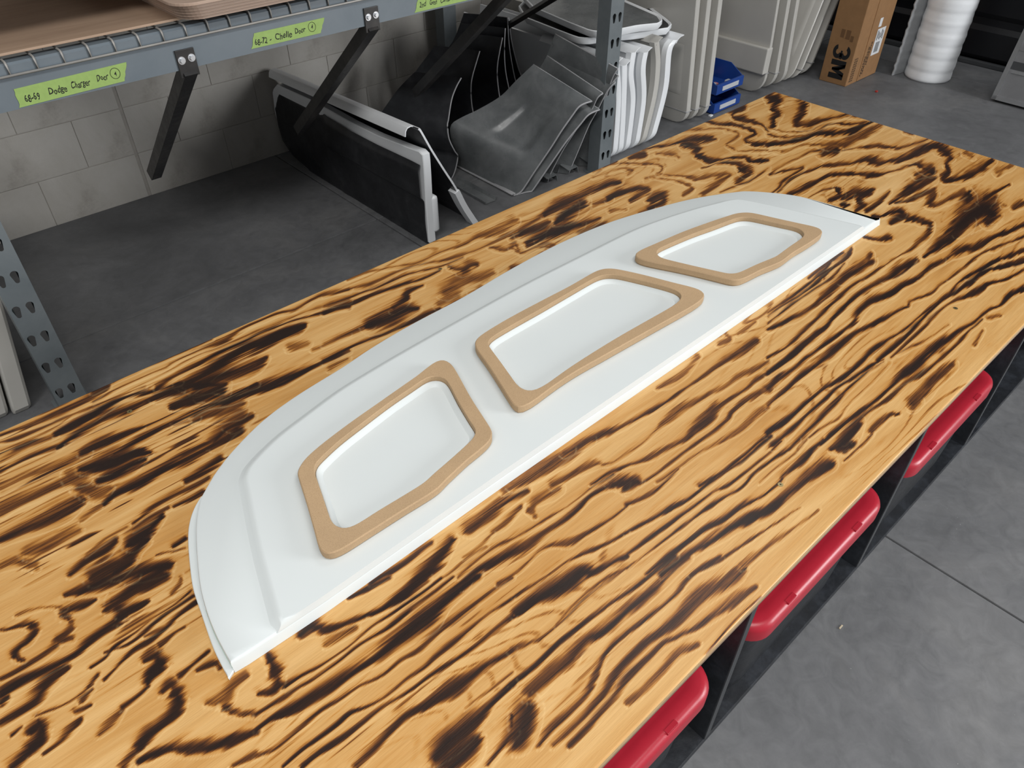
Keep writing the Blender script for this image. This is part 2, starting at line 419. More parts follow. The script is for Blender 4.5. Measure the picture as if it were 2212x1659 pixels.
STROKES = {
(0, 830): """
7 0,440,12 300,345,18 560,215,28 800,85,35 930,10,20
7 0,500,8 150,460,14 430,345,10 700,225,10 1000,105,8 1250,20,8
6 0,575,6 250,480,8 500,350,8 620,265,10 800,200,8 1000,140,6 1250,40,6
9 480,430,20 600,365,40 750,280,45 900,195,30 1080,110,18 1300,60,14 1550,-20,20
6 0,660,12 250,530,14 480,440,14
9 500,540,20 650,430,28 800,345,38 950,260,45 1100,215,40 1250,150,28 1400,90,25 1550,40,30
7 0,745,20 200,640,18 400,560,22 520,520,20
8 700,590,25 850,510,40 1000,455,32 1130,410,22 1230,370,10
6 0,890,45 200,790,40 400,720,40 600,650,35 750,590,30
9 980,610,22 1100,540,26 1230,465,26 1350,400,20 1500,320,14 1700,210,12 2000,90,14 2211,0,20
9 700,740,30 850,690,60 1000,640,75 1150,590,50 1300,580,14
9 850,830,30 1000,760,50 1130,690,50 1250,640,20
6 0,1090,50 150,1010,45 350,930,40 550,850,40 720,790,50
6 620,800,60 750,900,70 850,930,60 950,890,25
8 0,1350,40 200,1260,50 400,1170,60 560,1090,60 700,1000,40
9 900,1030,20 1000,950,35 1150,880,45 1300,800,40 1450,720,45 1600,640,50 1750,570,45 1900,480,50 2050,400,60
7 2000,330,60 2100,270,60
6 1700,270,40 1900,240,60 2050,220,60
5 700,1170,20 850,1060,20 950,1000,18
9 1480,190,25 1600,150,40 1750,100,60 1900,50,60
9 1560,-10,40 1700,-10,60 1900,0,50
5 1500,360,10 1700,290,20
6 250,1440,60 400,1390,60 550,1310,50 680,1260,30
6 0,1580,30 150,1530,40 300,1560,40
8 1150,1200,14 1300,1080,20 1500,960,24 1700,860,24 1800,800,20
8 1600,830,20 1750,740,30 1900,640,30
8 1500,1060,14 1650,990,20 1750,930,24
7 1150,1260,12 1300,1150,24 1450,1070,20
9 1130,1350,60 1230,1270,60 1330,1200,40 1400,1130,25
9 1000,1600,60 1100,1500,60 1180,1420,40 1250,1350,40
9 600,1640,25 750,1530,35 880,1450,45 1000,1350,30
6 740,1480,10 900,1350,14 1100,1230,12
9 800,1650,60 950,1570,60 1100,1520,50
9 1100,1650,50 1250,1600,60 1450,1560,40
8 1500,1390,25 1600,1320,25
6 1350,1470,12 1450,1450,12 1600,1420,10
""",
(0, 1244): """
9 560,160,25 750,100,50 950,30,60 1150,-10,40
9 1000,230,60 1050,300,70 1020,360,40
9 920,270,40 1050,180,50 1150,100,50 1280,40,60 1400,-20,60
9 1050,300,50 1180,260,40 1280,210,15
8 540,300,30 700,250,40 820,200,15
7 550,330,40 620,400,30 560,480,25 500,540,40 620,540,25
5 150,330,20 350,270,15 550,270,20
7 0,890,20 150,820,20 350,700,30 480,600,30
8 0,1020,40 200,900,40 400,800,30 640,680,30 760,570,35 900,470,30 1020,390,35
8 0,470,14 150,440,20 270,420,35 300,470,30 240,560,30 170,610,25 120,680,30 200,720,20
9 0,1280,30 150,1170,40 300,1060,50 400,920,60 500,830,50 590,780,20
8 0,1100,40 60,1050,30
9 300,1210,8 600,1080,8 800,930,8
9 100,1380,12 180,1310,10
9 780,790,14 900,710,12 1000,600,14 1150,500,10 1300,380,8 1500,250,10 1650,120,10
9 900,890,14 1000,790,12 1050,740,14 1150,650,16 1300,560,18 1420,460,20 1560,330,18 1700,230,25
8 900,660,8 1100,590,14 1250,480,16 1400,350,18 1550,250,16 1670,160,20
7 1250,530,10 1350,480,14 1500,400,10
6 1480,150,20 1550,60,20 1560,0,16
8 750,960,10 850,850,12
9 1250,720,30 1350,680,60 1370,760,60 1300,850,50 1270,930,25
8 1380,600,25 1500,500,12 1600,440,8
8 1050,1130,20 1180,1040,20 1280,950,20
6 850,1370,25 950,1270,40 1050,1150,25
9 1400,1000,30 1480,930,50 1530,1020,60 1520,1120,60 1480,1200,50 1380,1290,40 1280,1370,50 1200,1470,40
8 1550,860,25 1650,780,12 1800,650,16
7 1050,1650,30 1150,1540,30 1230,1480,20
9 1200,1590,30 1400,1500,40 1600,1480,60 1750,1480,60 1950,1440,50 2211,1350,30
8 1700,820,15 1850,750,25 1900,800,15
6 1800,1100,30 1930,1050,60 2000,950,40 2120,850,30
7 1950,1130,40 2050,1180,30 2211,1190,30
9 260,1350,40 350,1290,60 330,1400,60 270,1480,60
9 100,1650,40 250,1520,40
8 380,1540,16 500,1440,20 600,1340,30 700,1240,20
8 650,1170,25 780,1110,15
7 700,1060,30 800,970,15
7 2000,1640,20 2211,1550,30
""",
(200, 550): """
8 0,1180,12 200,1080,14 500,940,18 800,830,16 1030,735,8
7 0,1270,10 250,1140,6 600,990,6 700,930,6 950,810,10 1150,730,16 1280,650,14 1400,590,12 1600,510,12 1750,470,10 1950,360,10 2211,300,20
6 0,1310,6 300,1180,5 600,1030,5 900,870,6 1200,750,6 1450,640,6 1700,540,8 1900,470,10 2211,390,18
9 550,1140,16 750,1020,18 950,920,20 1100,840,22 1300,750,16 1500,650,18 1700,580,12 1950,510,10 2211,440,22
9 550,1230,40 750,1150,60 900,1060,60 1050,960,50 1250,850,45 1450,760,50 1600,690,50 1750,640,45 1830,610,20
8 900,1100,80 1050,1050,80 1250,1010,60 1400,960,50 1500,900,20
9 700,1310,25 850,1240,45 1000,1170,60 1120,1120,50
9 700,1450,20 850,1380,15 1000,1310,15 1200,1240,30 1400,1170,35 1600,1100,40 1800,1010,25 2000,930,18 2211,830,20
6 900,1250,14 1100,1220,20 1320,1140,10
5 1700,800,30 1850,770,30
5 1900,820,15 2100,740,15 2211,690,12
8 1050,1610,60 1150,1500,60 1250,1450,50 1380,1400,25
6 880,1420,30 1000,1370,50 1150,1320,50 1280,1280,40
5 2050,980,30 2200,900,20
""",
(553, 1244): """
8 800,190,15 950,110,25 1150,10,25
8 380,510,30 480,430,60 600,450,40 750,420,25 900,360,25 1050,300,22 1200,210,25 1330,110,45 1450,20,45
5 600,590,30 700,520,40 850,450,30
9 250,960,25 400,860,14 600,750,10 800,620,8 1000,440,10 1150,340,14 1300,240,16 1450,140,14 1600,20,12
8 0,1190,16 200,1080,26 350,970,18 500,890,18 700,750,12 900,600,10 1100,480,12 1200,400,20 1350,270,18 1550,130,16 1700,10,14
8 30,1010,30 150,980,40 180,870,50 150,760,45 110,690,40
9 0,1330,18 150,1220,25 300,1160,50 450,1080,50 600,980,50 750,880,40 900,790,35 1050,700,40 1200,570,60 1350,460,70 1480,370,80 1600,240,60 1750,120,50 1900,10,40
7 0,1560,20 150,1500,20 350,1340,20 550,1170,20 700,1080,14 900,940,12 1100,850,14 1250,720,20 1400,630,30 1500,540,30 1600,450,25 1750,340,20 1900,230,18 2050,120,14 2211,10,18
8 230,1650,14 400,1500,16 550,1400,18 700,1290,20 800,1200,20 920,1150,12 1100,1060,8 1300,900,12 1450,790,14 1550,690,20 1700,570,25 1850,450,20 2000,340,16 2211,200,16
8 400,1640,25 550,1520,25 750,1400,25 900,1290,20 1100,1140,16 1300,1010,16 1500,860,18 1700,720,22 1900,590,22 2050,470,25 2211,350,25
8 850,1640,40 980,1510,40 1080,1410,35 1200,1290,30 1300,1190,35 1450,1120,35 1580,1040,50 1700,960,70 1850,870,40 2000,760,30 2211,640,25
6 1800,1140,6 2000,990,8 2211,830,10
9 1550,1550,60 1650,1430,90 1780,1330,80 1900,1220,60 2050,1080,30 2211,930,30
8 1650,1600,120 1800,1500,110 1880,1420,70
9 2000,1640,25 2100,1500,30 2211,1350,40
9 2211,1200,20 2211,1300,20
""",
(700, 400): """
6 200,820,8 380,745,10 550,715,12 800,670,10 1000,580,10 1200,510,12 1330,440,25 1500,390,40 1630,310,40
6 0,950,8 200,900,12 400,850,18 550,790,12 700,720,10 900,670,10 1050,640,10 1300,560,10 1480,480,14 1650,400,14 1800,310,12 1950,220,20 2080,150,40 2211,110,50
8 0,1040,8 300,930,8 500,860,10 700,780,10 850,740,6 1000,700,5 1200,620,5
9 0,1100,18 200,1030,22 400,950,16 600,880,16 850,800,10 1000,730,6
9 400,1200,60 550,1150,70 700,1070,60 800,1060,30
8 600,1060,30 700,980,30 720,910,25 850,860,8
6 0,1370,20 200,1290,25 400,1200,30
7 1080,700,15 1200,720,40 1250,680,40 1320,680,20
6 1050,900,60 1200,800,70 1350,790,60 1450,750,30
6 1000,1020,40 1150,950,50
9 0,1520,25 200,1420,20 400,1330,16 600,1250,16 850,1130,25 1000,1060,15
8 2000,330,20 2080,260,60 2150,200,70 2211,160,60
7 1700,410,40 1850,370,40 1950,320,15
8 1750,500,25 1900,430,40 2050,380,50 2211,340,30
6 1430,540,10 1580,550,25 1650,500,20 1700,580,14 1850,520,14 2000,540,14
6 1600,740,25 1750,670,15
5 1000,1080,20 1200,980,25 1350,880,25
""",
(1106, 190): """
8 280,1090,20 400,1010,50 520,960,35 700,880,35 850,820,30 930,810,20
9 400,1150,30 470,1080,60 530,1020,30
8 830,960,20 950,890,30 1080,870,30 1180,880,20 1090,930,25 1020,980,15
6 700,1010,10 850,960,15
8 1200,960,40 1300,930,40 1300,980,30 1180,1050,20
6 1100,1090,15 1200,1040,20
7 250,1290,40 400,1230,40 600,1180,40 750,1130,20
7 600,1260,35 750,1200,40 850,1190,20
5 850,1060,20 980,1050,10
6 0,1280,30 150,1210,30 310,1150,15
7 120,1340,20 250,1270,25
6 0,1390,15 100,1410,10 230,1350,12 300,1340,18 400,1370,10
7 0,1550,25 150,1500,10
6 700,730,6 850,670,6 1000,650,6 1150,650,8 1290,670,10 1270,740,8 1150,790,8
5 700,770,5 900,700,5 980,690,12 1040,710,12 1000,745,8
6 1250,740,6 1450,760,8 1600,780,20 1700,760,25 1850,740,20 1870,760,20 1720,860,30 1650,910,30
6 1200,770,5 1400,800,6 1550,860,20 1480,920,14
7 1010,610,12 1130,570,30
8 1130,535,8 1300,500,8 1440,470,14 1530,450,30 1650,440,30 1760,435,10
8 1480,490,30 1600,510,30 1590,560,30 1640,590,30 1700,625,20 1850,610,12 2000,605,14 2090,630,20 2211,620,14
7 1640,690,8 1800,650,10 1950,655,20 2030,700,40 2060,720,30 1950,800,30
8 1960,690,20 2010,710,40
6 1450,385,6 1600,360,8 1800,350,8 1950,385,10 1930,430,10 1850,490,10 1950,540,8 2100,545,8 2211,540,8
8 1650,280,8 1750,305,14 1900,310,18 2050,350,16 2100,390,14 2010,450,12 2150,480,25 2211,490,20
8 1880,190,25 2000,165,25 1900,235,8 2000,270,30 2150,310,10 2211,370,8
5 1250,560,10 1400,570,20 1440,600,10
7 800,680,15 900,640,12
7 1800,900,8 2050,800,10 2211,700,8
""",
(1659, 190): """
9 20,80,40 90,100,35 30,170,15 80,210,35 50,260,30 40,320,25
8 300,150,40 280,230,40 240,310,25 330,310,30 450,280,20 600,250,10 700,220,8
6 0,330,5 100,370,6 250,375,6 400,350,6 550,280,6 700,240,6 850,250,5
7 0,400,12 100,425,6 250,415,5 400,370,6 550,310,8 700,310,14 850,290,10
9 0,490,15 150,470,22 300,430,22 430,390,25 550,390,25 700,370,25 850,310,14 920,280,8
6 0,550,5 150,540,6 300,490,10 450,490,16 560,480,40 650,480,30 800,400,40 920,350,30 1000,310,10
8 480,560,40 580,530,40
7 20,740,12 80,690,6 200,630,6 350,560,6 450,530,10
8 20,745,12 150,720,8 300,690,14 150,790,10 50,890,8 0,920,6
8 80,900,6 200,790,14 350,720,12 500,675,16 700,650,20 850,620,30 950,640,35 1050,630,20 1200,590,40 1300,540,45 1420,500,35 1500,520,45 1570,590,35 1540,660,20 1560,720,20 1510,780,25 1600,790,25 1750,740,40 1850,680,45 1930,630,30
7 640,540,5 800,515,12 950,500,18 1100,520,14 1250,480,12 1380,440,6
8 170,930,12 300,870,25 430,810,16 550,755,16 700,740,14 850,745,25 950,750,20 1100,720,6 1250,660,6 1350,680,40 1420,720,35
7 1280,740,30 1380,700,40
8 1050,1000,8 1150,930,25 1280,850,50 1400,780,45
7 1100,990,10 1250,950,25 1350,910,25 1430,900,30 1400,980,40 1450,1010,25 1580,960,20 1700,900,25
9 1650,1200,60 1750,1080,110 1850,1020,120 1950,1080,60
9 1720,960,60 1740,890,12
9 1880,940,60 1980,890,20 2080,830,12
9 1350,1450,20 1500,1340,45 1600,1260,50 1700,1170,60
8 1900,1150,50 2000,1100,20
9 540,960,25 620,920,30 590,870,15
9 650,940,30 750,900,45 830,900,40 920,880,10
9 790,960,30 810,1010,35 760,1050,20
9 640,1010,25 700,1000,10
7 350,950,6 450,890,8 570,860,12
8 850,1050,25 950,990,20 1050,900,8
9 900,1110,12 1000,1100,16 1100,1070,30 1150,1070,30
8 1060,1165,20 1150,1110,35 1250,1130,30 1400,1160,25
7 1400,1180,25 1380,1250,25 1300,1330,25 1200,1420,14 1100,1470,8 950,1570,8 850,1640,8
8 830,1290,12 930,1310,18 1030,1300,25 1060,1300,18
7 880,1440,25 850,1510,40 750,1560,40 640,1650,30
9 1300,1640,10 1400,1560,12 1550,1470,20 1650,1410,30 1800,1370,30 1950,1280,22 2100,1220,18 2211,1170,25
8 1560,1640,8 1700,1540,8 1850,1430,10 1950,1390,12 2050,1340,10 2211,1270,8
8 1720,1640,10 1900,1520,14 2050,1460,18 2211,1400,20
8 1800,1640,12 1950,1560,14 2100,1510,18 2211,1480,20
7 1000,1640,25 1130,1560,40 1250,1490,20
8 350,1640,14 480,1530,20 600,1450,20 650,1430,10
8 480,1640,10 560,1550,14 680,1450,20 720,1390,10
6 1720,570,30 1760,590,25
7 1180,380,10 1250,395,8
7 2130,1020,30 2190,990,30
5 2030,1010,10 2060,1010,8
5 1980,720,30 2100,670,25
""",
(1659, 560): """
8 0,470,8 200,330,10 350,210,14 480,90,20 530,40,16
8 0,500,8 150,390,10 350,260,10 500,120,20 600,40,10
8 0,550,8 150,430,10 350,290,8 550,150,12 660,30,8
8 0,610,16 150,540,25 280,480,25 400,390,20 500,290,30 600,200,35 700,120,40 800,60,45 880,20,40
8 0,850,15 150,770,14 280,650,25 400,540,16 550,380,16 700,260,16 850,160,10 1000,60,6
9 0,980,25 150,880,30 300,740,30 420,640,25 500,580,16 600,470,16 750,330,22 900,230,25 1000,170,25 1150,70,35 1280,0,25
9 0,1110,40 80,1030,30 200,960,16 330,850,16 450,760,18 600,650,22 720,560,22 800,440,30 900,360,30 1050,300,30 1150,230,22 1300,160,18 1400,60,16 1500,10,20
8 0,1260,16 150,1130,25 250,1030,25 400,920,25 550,810,35 700,680,25 850,590,20 1000,510,18 1150,420,18 1210,410,12
7 1210,390,14 1240,350,12 1400,290,10 1500,200,10 1650,110,8 1800,0,5
9 0,1500,25 200,1350,20 350,1220,18 500,1100,18 650,1010,18 800,890,20 900,790,20 1050,680,10 1200,590,10 1400,420,10 1550,310,10 1650,200,10 1780,120,14 1900,50,20 2000,10,14
9 50,1600,35 200,1480,25 350,1330,20 500,1200,18 600,1100,14 750,1010,14 900,910,14 1000,870,8
9 950,870,20 1100,740,22 1250,600,16 1400,450,16 1500,350,20 1600,290,22 1750,200,20 1850,120,18 2000,70,16 2211,20,20
8 180,1640,14 350,1470,20 500,1320,22 600,1220,20 700,1110,10 850,980,8 1000,890,6
8 1060,850,10 1200,720,14 1350,580,14 1420,500,14 1550,390,12 1660,340,20 1780,300,25 1850,250,20 1900,210,14 2050,170,14 2211,90,10
6 250,1640,6 300,1570,8 500,1430,6 600,1370,10 700,1240,6 850,1110,6 1050,890,4
6 1120,820,8 1250,740,12 1330,710,8 1450,640,5 1560,560,8
9 450,1590,14 600,1460,20 750,1340,22 900,1240,16 1050,1110,25 1150,1000,50 1250,920,55 1350,820,50 1480,730,40 1600,650,30 1750,560,14 1900,440,10 2000,400,12 2100,300,25 2211,240,25
8 650,1560,30 720,1460,40 800,1380,30 900,1290,16 1050,1190,20 1200,1060,20 1350,970,25 1450,890,18 1530,820,25 1650,720,16 1750,610,10 1850,520,8
8 600,1640,30 700,1580,50
7 890,1480,20 950,1410,30 1050,1340,20 1130,1340,10
7 1250,1230,50 1350,1140,50 1430,1040,45 1520,960,50 1580,920,40
6 1250,1270,40 1300,1230,30
5 1780,740,20 1850,620,14
5 1900,500,25 2000,490,15
6 800,1620,8 900,1500,10
""",
(1106, 640): """
7 450,1350,30 600,1270,35 750,1200,30 950,1120,22 1150,1010,18 1350,900,18 1500,790,14 1650,690,18 1750,610,20 1850,540,30 1980,470,40 2100,390,35
6 0,1620,40 200,1500,60 350,1410,50 500,1330,30
6 350,1620,30 500,1540,25 650,1470,30 730,1440,30 850,1440,12 1000,1350,10 1150,1250,8 1250,1150,10 1320,1080,25 1420,1000,35 1550,920,25 1700,850,25 1850,770,20 1950,690,25 2100,630,25 2211,570,16
7 680,1620,8 900,1490,14 1050,1440,16 1200,1380,25 1350,1300,22 1500,1230,20 1580,1150,35 1680,1060,50 1750,970,40 1850,900,20 2000,820,14 2100,730,14 2211,660,12
8 850,1620,30 950,1600,60 1080,1590,40
7 1100,1620,10 1250,1530,12 1400,1420,12 1550,1300,14 1700,1200,14 1850,1080,20 1900,1000,20 2000,910,22 2150,830,25 2211,800,30
6 1250,1600,14 1450,1480,12 1600,1360,12 1800,1240,18 2000,1110,30 2120,1000,25 2211,950,18
8 1620,1640,20 1800,1530,16 2000,1370,20 2150,1240,18 2211,1200,18
6 1260,790,20 1350,750,25 1500,650,25 1600,510,25
6 1800,400,30 1880,370,20 1850,330,15
6 1950,330,10 2100,230,10
""",
(800, 940): """
7 850,800,60 950,720,60 1050,640,60 1200,550,40 1350,470,25
6 1150,470,30 1300,400,40 1450,330,40 1650,220,40 1800,100,40 1900,40,30
9 700,900,40 640,980,50 550,1100,60 450,1200,60 350,1310,50 230,1410,40 100,1500,25 0,1550,20
8 0,1270,22 150,1190,25 300,1100,25 430,1000,25 530,930,20
6 1380,640,35 1420,690,20 1400,590,30 1550,500,45 1620,460,40
6 1060,830,25 1150,770,30 1230,690,25 1300,620,20
6 800,1050,15 950,950,16 1050,850,14
6 600,1250,10 700,1180,10 850,1050,14 1000,960,10
7 750,1230,12 950,1060,16 1100,950,16 1300,850,10 1500,730,8 1700,620,8 1900,460,8 2100,330,8
8 800,1290,40 900,1180,30 1100,1080,50 1250,1000,50 1400,910,40 1550,810,25 1750,670,25 1900,530,20 2050,440,30 2180,410,40
7 1100,1280,14 1250,1190,14 1350,1100,14 1450,1000,14 1560,940,20 1700,930,35 1820,870,20 2000,770,12 2211,620,12
8 1250,1400,16 1400,1300,12 1600,1170,12 1750,1070,8 1900,1000,20 2050,940,14 2211,850,14
9 1250,1530,40 1400,1430,50 1550,1350,80 1700,1260,80 1820,1180,60 1950,1170,30 2100,1090,25 2211,1040,20
7 1600,1640,12 1750,1470,12 1900,1330,14 2050,1230,14 2211,1140,12
""",
(1353, 830): """
8 0,860,60 70,840,40
7 0,1040,16 150,980,20 300,880,12 450,740,12
8 0,1290,12 200,1180,14 400,1060,18 550,980,16 700,870,14 850,760,14 1000,650,14 1150,520,18 1250,440,20
8 0,1470,12 150,1360,14 350,1220,18 550,1080,16 750,930,14 900,850,14 1100,700,12 1250,580,14 1330,500,25
8 0,1600,8 200,1440,10 400,1290,10 600,1140,12 800,1000,16 1000,880,14 1100,770,14 1250,660,12 1400,560,14 1480,480,12
6 1150,850,5 1250,760,6 1450,600,6 1550,480,8
9 170,1640,12 350,1490,25 500,1380,20 700,1240,20 850,1160,25 1000,1060,25 1150,980,18 1270,890,18 1330,830,25 1350,780,25 1450,700,30 1550,620,35 1600,560,25 1700,470,16
9 300,1640,25 450,1530,30 600,1430,30 750,1340,40 900,1240,45 1050,1160,50 1200,1090,40 1320,1010,40 1450,900,40 1600,780,50 1750,690,50
9 1770,570,20 1850,520,40 1930,430,60 2000,330,40
7 1880,570,30 1900,540,30
7 560,1640,14 750,1550,14 900,1450,12 1050,1350,12 1200,1250,12 1350,1160,10 1500,1060,6
6 1000,1570,30 1150,1450,25 1350,1300,25 1500,1200,20 1650,1080,15
7 1880,660,6 2030,530,10 2120,430,12
""",
(1106, 1200): """
7 0,810,30 150,750,22 280,690,18 430,570,16 600,400,16 750,280,16 900,170,14 1100,30,10
8 0,1100,25 200,950,22 400,740,22 600,600,22 800,460,22 1000,320,22 1200,160,22 1400,10,25
8 150,1180,60 250,1080,60 350,980,60 480,900,60 530,830,50 650,720,40 800,640,45 950,510,40 1100,390,45 1250,270,40 1400,120,40 1520,20,30
9 30,1580,100 80,1450,110 120,1330,100
7 230,1640,25 350,1470,30 500,1330,30 650,1170,30 730,1000,25 830,820,22 1000,660,22 1200,520,22 1400,350,22 1500,220,20 1650,90,20 1800,20,20
7 350,1640,25 500,1500,30 650,1360,30 800,1180,35 870,1050,35 1000,890,40 1150,740,40 1300,640,40 1450,530,45 1600,380,60 1750,280,60 1900,190,60 2000,130,30
7 500,1640,25 650,1490,30 760,1350,35 880,1200,40 1000,1040,35 1150,900,30 1300,760,25 1450,690,25 1650,580,25 1850,440,35 2000,330,35 2100,270,25
6 1000,1270,25 1150,1150,25 1300,980,30 1450,830,30 1600,760,25
8 1680,850,6 1850,640,8 2000,490,8 2150,370,6
""",
}

def vnoise(x, y, seed):
    rs = np.random.RandomState(seed); T = rs.rand(64, 64)
    xi, yi = np.floor(x).astype(int), np.floor(y).astype(int); fx, fy = x - xi, y - yi
    fx = fx * fx * (3 - 2 * fx); fy = fy * fy * (3 - 2 * fy)
    g = lambda a, b: T[a % 64, b % 64]
    return (g(xi, yi) * (1 - fx) + g(xi + 1, yi) * fx) * (1 - fy) + (g(xi, yi + 1) * (1 - fx) + g(xi + 1, yi + 1) * fx) * fy

def grain_fields(X, Y):
    """X, Y flat arrays of table positions -> burn, pale (0..1)"""
    Z = TZ - CAM_Z
    R = np.outer(X, _U) + np.outer(Y, _V)              # heading frame
    fx, fy = R[:, 0], R[:, 1]
    depth = fy * _c - Z * _s; upv = fy * _s + Z * _c
    px = 1106 + FPX * fx / depth; py = 829.5 - FPX * upv / depth
    # slight natural wander of every grain line, in table space
    wob = (vnoise(X * 9, Y * 55, 3) - .5) * 5 + (vnoise(X * 30, Y * 160, 4) - .5) * 2.4
    py2 = py + wob
    jit = (vnoise(X * 9, Y * 300, 31) - .5) * 1.0 + (vnoise(X * 24, Y * 120, 32) - .5) * .9
    tone = vnoise(X * 7, Y * 60, 33)
    order = np.argsort(px); pxs = px[order]
    burn = np.zeros_like(px); pale = np.zeros_like(px)
    for (x0, y0), txt in STROKES.items():
        for line in txt.strip().splitlines():
            a = line.split(); dk = {5: .50, 6: .62, 7: .80, 8: .92, 9: 1.0}[int(a[0])]
            P = np.array([[float(t) for t in s.split(',')] for s in a[1:]]) / 3.998
            P[:, 0] += x0; P[:, 1] += y0
            P = np.array(catmull(P, 4)); P[:, 2] = np.maximum(P[:, 2], 1.0)
            wmax = P[:, 2].max() + 16
            lo, hi = np.searchsorted(pxs, [P[:, 0].min() - wmax, P[:, 0].max() + wmax])
            idx = order[lo:hi]; yy = py2[idx]
            idx = idx[(yy > P[:, 1].min() - wmax) & (yy < P[:, 1].max() + wmax)]
            if len(idx) == 0: continue
            qx, qy = px[idx], py2[idx]
            best = np.full(len(idx), 1e9); bs = np.zeros(len(idx)); bw = np.ones(len(idx))
            for i in range(len(P) - 1):
                ax, ay, aw = P[i]; dx, dy, dw = P[i + 1] - P[i]; L2 = dx * dx + dy * dy + 1e-9
                near = (qx > min(ax, ax + dx) - wmax) & (qx < max(ax, ax + dx) + wmax)
                if not near.any(): continue
                sx, sy = qx[near], qy[near]
                t = np.clip(((sx - ax) * dx + (sy - ay) * dy) / L2, 0, 1)
                ex, ey = sx - ax - t * dx, sy - ay - t * dy
                d = np.hypot(ex, ey); w = aw + t * dw
                cur = best[near]; m = d - w < cur - 0.0
                k = np.where(near)[0][m]
                best[k] = (d - w)[m]; bw[k] = w[m]
                sg = np.sign((dx * ey - dy * ex) * (1 if dx >= 0 else -1))      # + = below the line in the picture
                bs[k] = sg[m]
            soft_lo = np.maximum(2.6, .55 * bw); soft_hi = np.maximum(4.2, 1.15 * bw)
            soft = np.where(bs > 0, soft_lo, soft_hi)
            bj = best + jit[idx] * np.clip(bw * .75, 1.2, 9)
            val = np.clip(.5 - bj / (2 * soft), 0, 1); val = val * val * (3 - 2 * val)
            halo = np.clip(1 - (bj + .4 * soft) / (2.6 * soft + 5), 0, 1) ** 2 * .42 * np.where(bs > 0, .6, 1)
            val = np.maximum(val, halo) * dk * (.84 + .26 * tone[idx])
            burn[idx] = np.maximum(burn[idx], val)
            pl = np.clip(1 - np.abs(best - soft_lo - 2.0) / 2.2, 0, 1) * (bs > 0) * .55
            pale[idx] = np.maximum(pale[idx], pl)
    # beyond the traced part the same kind of grain goes on by itself
    out = np.clip(np.maximum.reduce([-px, px - 2212, py - 1659]) / 25., 0, 1)
    f = vnoise(X * 1.1 + 5, Y * 5 + 2, 11) * 6 + vnoise(X * 3.1, Y * 13, 12) * 1.6 + Y * 9
    wv = .5 + .5 * np.sin(f * 6.28 * 1.15); wv = np.clip((wv - .62) / .3, 0, 1) * np.clip(vnoise(X * 3, Y * 12, 13) * 1.9 - .35, 0, 1)
    burn = np.maximum(burn * (1 - out), wv * out)
    # faint amber latewood lines between the scorched bands
    g = vnoise(X * 1.3 + 9, Y * 7, 21) * 7 + vnoise(X * 5, Y * 30, 22) * 1.4 + Y * 16
    thin = np.clip((.5 + .5 * np.sin(g * 6.28 * 1.6) - .72) / .28, 0, 1) * np.clip(vnoise(X * 2.2, Y * 9, 23) * 1.8 - .45, 0, 1)
    burn = np.maximum(burn, thin * .36)
    # dense dark hairlines where the veneer is rough, towards the left end
    rough = np.clip((.75 - X) / .5, 0, 1) * np.clip(vnoise(X * 4 + 3, Y * 14, 41) * 2.2 - .8, 0, 1)
    hair = np.clip((vnoise(X * 13, Y * 210, 42) - .66) / .2, 0, 1)
    burn = np.maximum(burn, rough * hair * .8)
    return burn, pale

bench = empty('workbench', (1.1, .84, 0), 'long low workbench with scorched dark-grained plywood top and black painted base', 'workbench')
nx = int((TX1 - TX0) / .0034); ny = int((TY1 - TY0) / .0017)
gx = np.linspace(TX0, TX1, nx); gy = np.linspace(TY0, TY1, ny)
GX, GY = np.meshgrid(gx, gy); FX, FY = GX.ravel(), GY.ravel()
bu, pa = grain_fields(FX, FY)
zz_ = np.full(FX.shape, TZ)
er = .0022                                                # eased edges
for dist in (FX - TX0, TX1 - FX, FY - TY0, TY1 - FY):
    zz_ -= np.clip(er - dist, 0, er) ** 2 / er * .8
me = bpy.data.meshes.new('tabletop')
me.vertices.add(nx * ny); me.vertices.foreach_set('co', np.stack([FX, FY, zz_], 1).astype(np.float32).ravel())
ii = (np.arange(ny - 1)[:, None] * nx + np.arange(nx - 1)[None, :]).ravel()
quads = np.stack([ii, ii + 1, ii + nx + 1, ii + nx], 1).astype(np.int32)
nq = len(quads)
me.loops.add(nq * 4); me.loops.foreach_set('vertex_index', quads.ravel())
me.polygons.add(nq); me.polygons.foreach_set('loop_start', np.arange(0, nq * 4, 4, dtype=np.int32))
me.update(calc_edges=True)
for nm, arr in (('burn', bu), ('pale', pa)):
    a_ = me.attributes.new(nm, 'FLOAT', 'POINT'); a_.data.foreach_set('value', arr.astype(np.float32))
me.polygons.foreach_set('use_smooth', np.ones(nq, dtype=bool))
me.materials.append(M['scorched'])
top = link(bpy.data.objects.new('tabletop', me), bench)
e_ = MB()
e_.loops([[(TX0, TY0, z), (TX1, TY0, z), (TX1, TY1, z), (TX0, TY1, z)] for z in (TZ - .024, TZ - .0018)])
MB().box(TX0, TX1, TY0, TY1, TZ - .024, TZ - .0019).build('plywood_core', M['ply_edge'], bench)
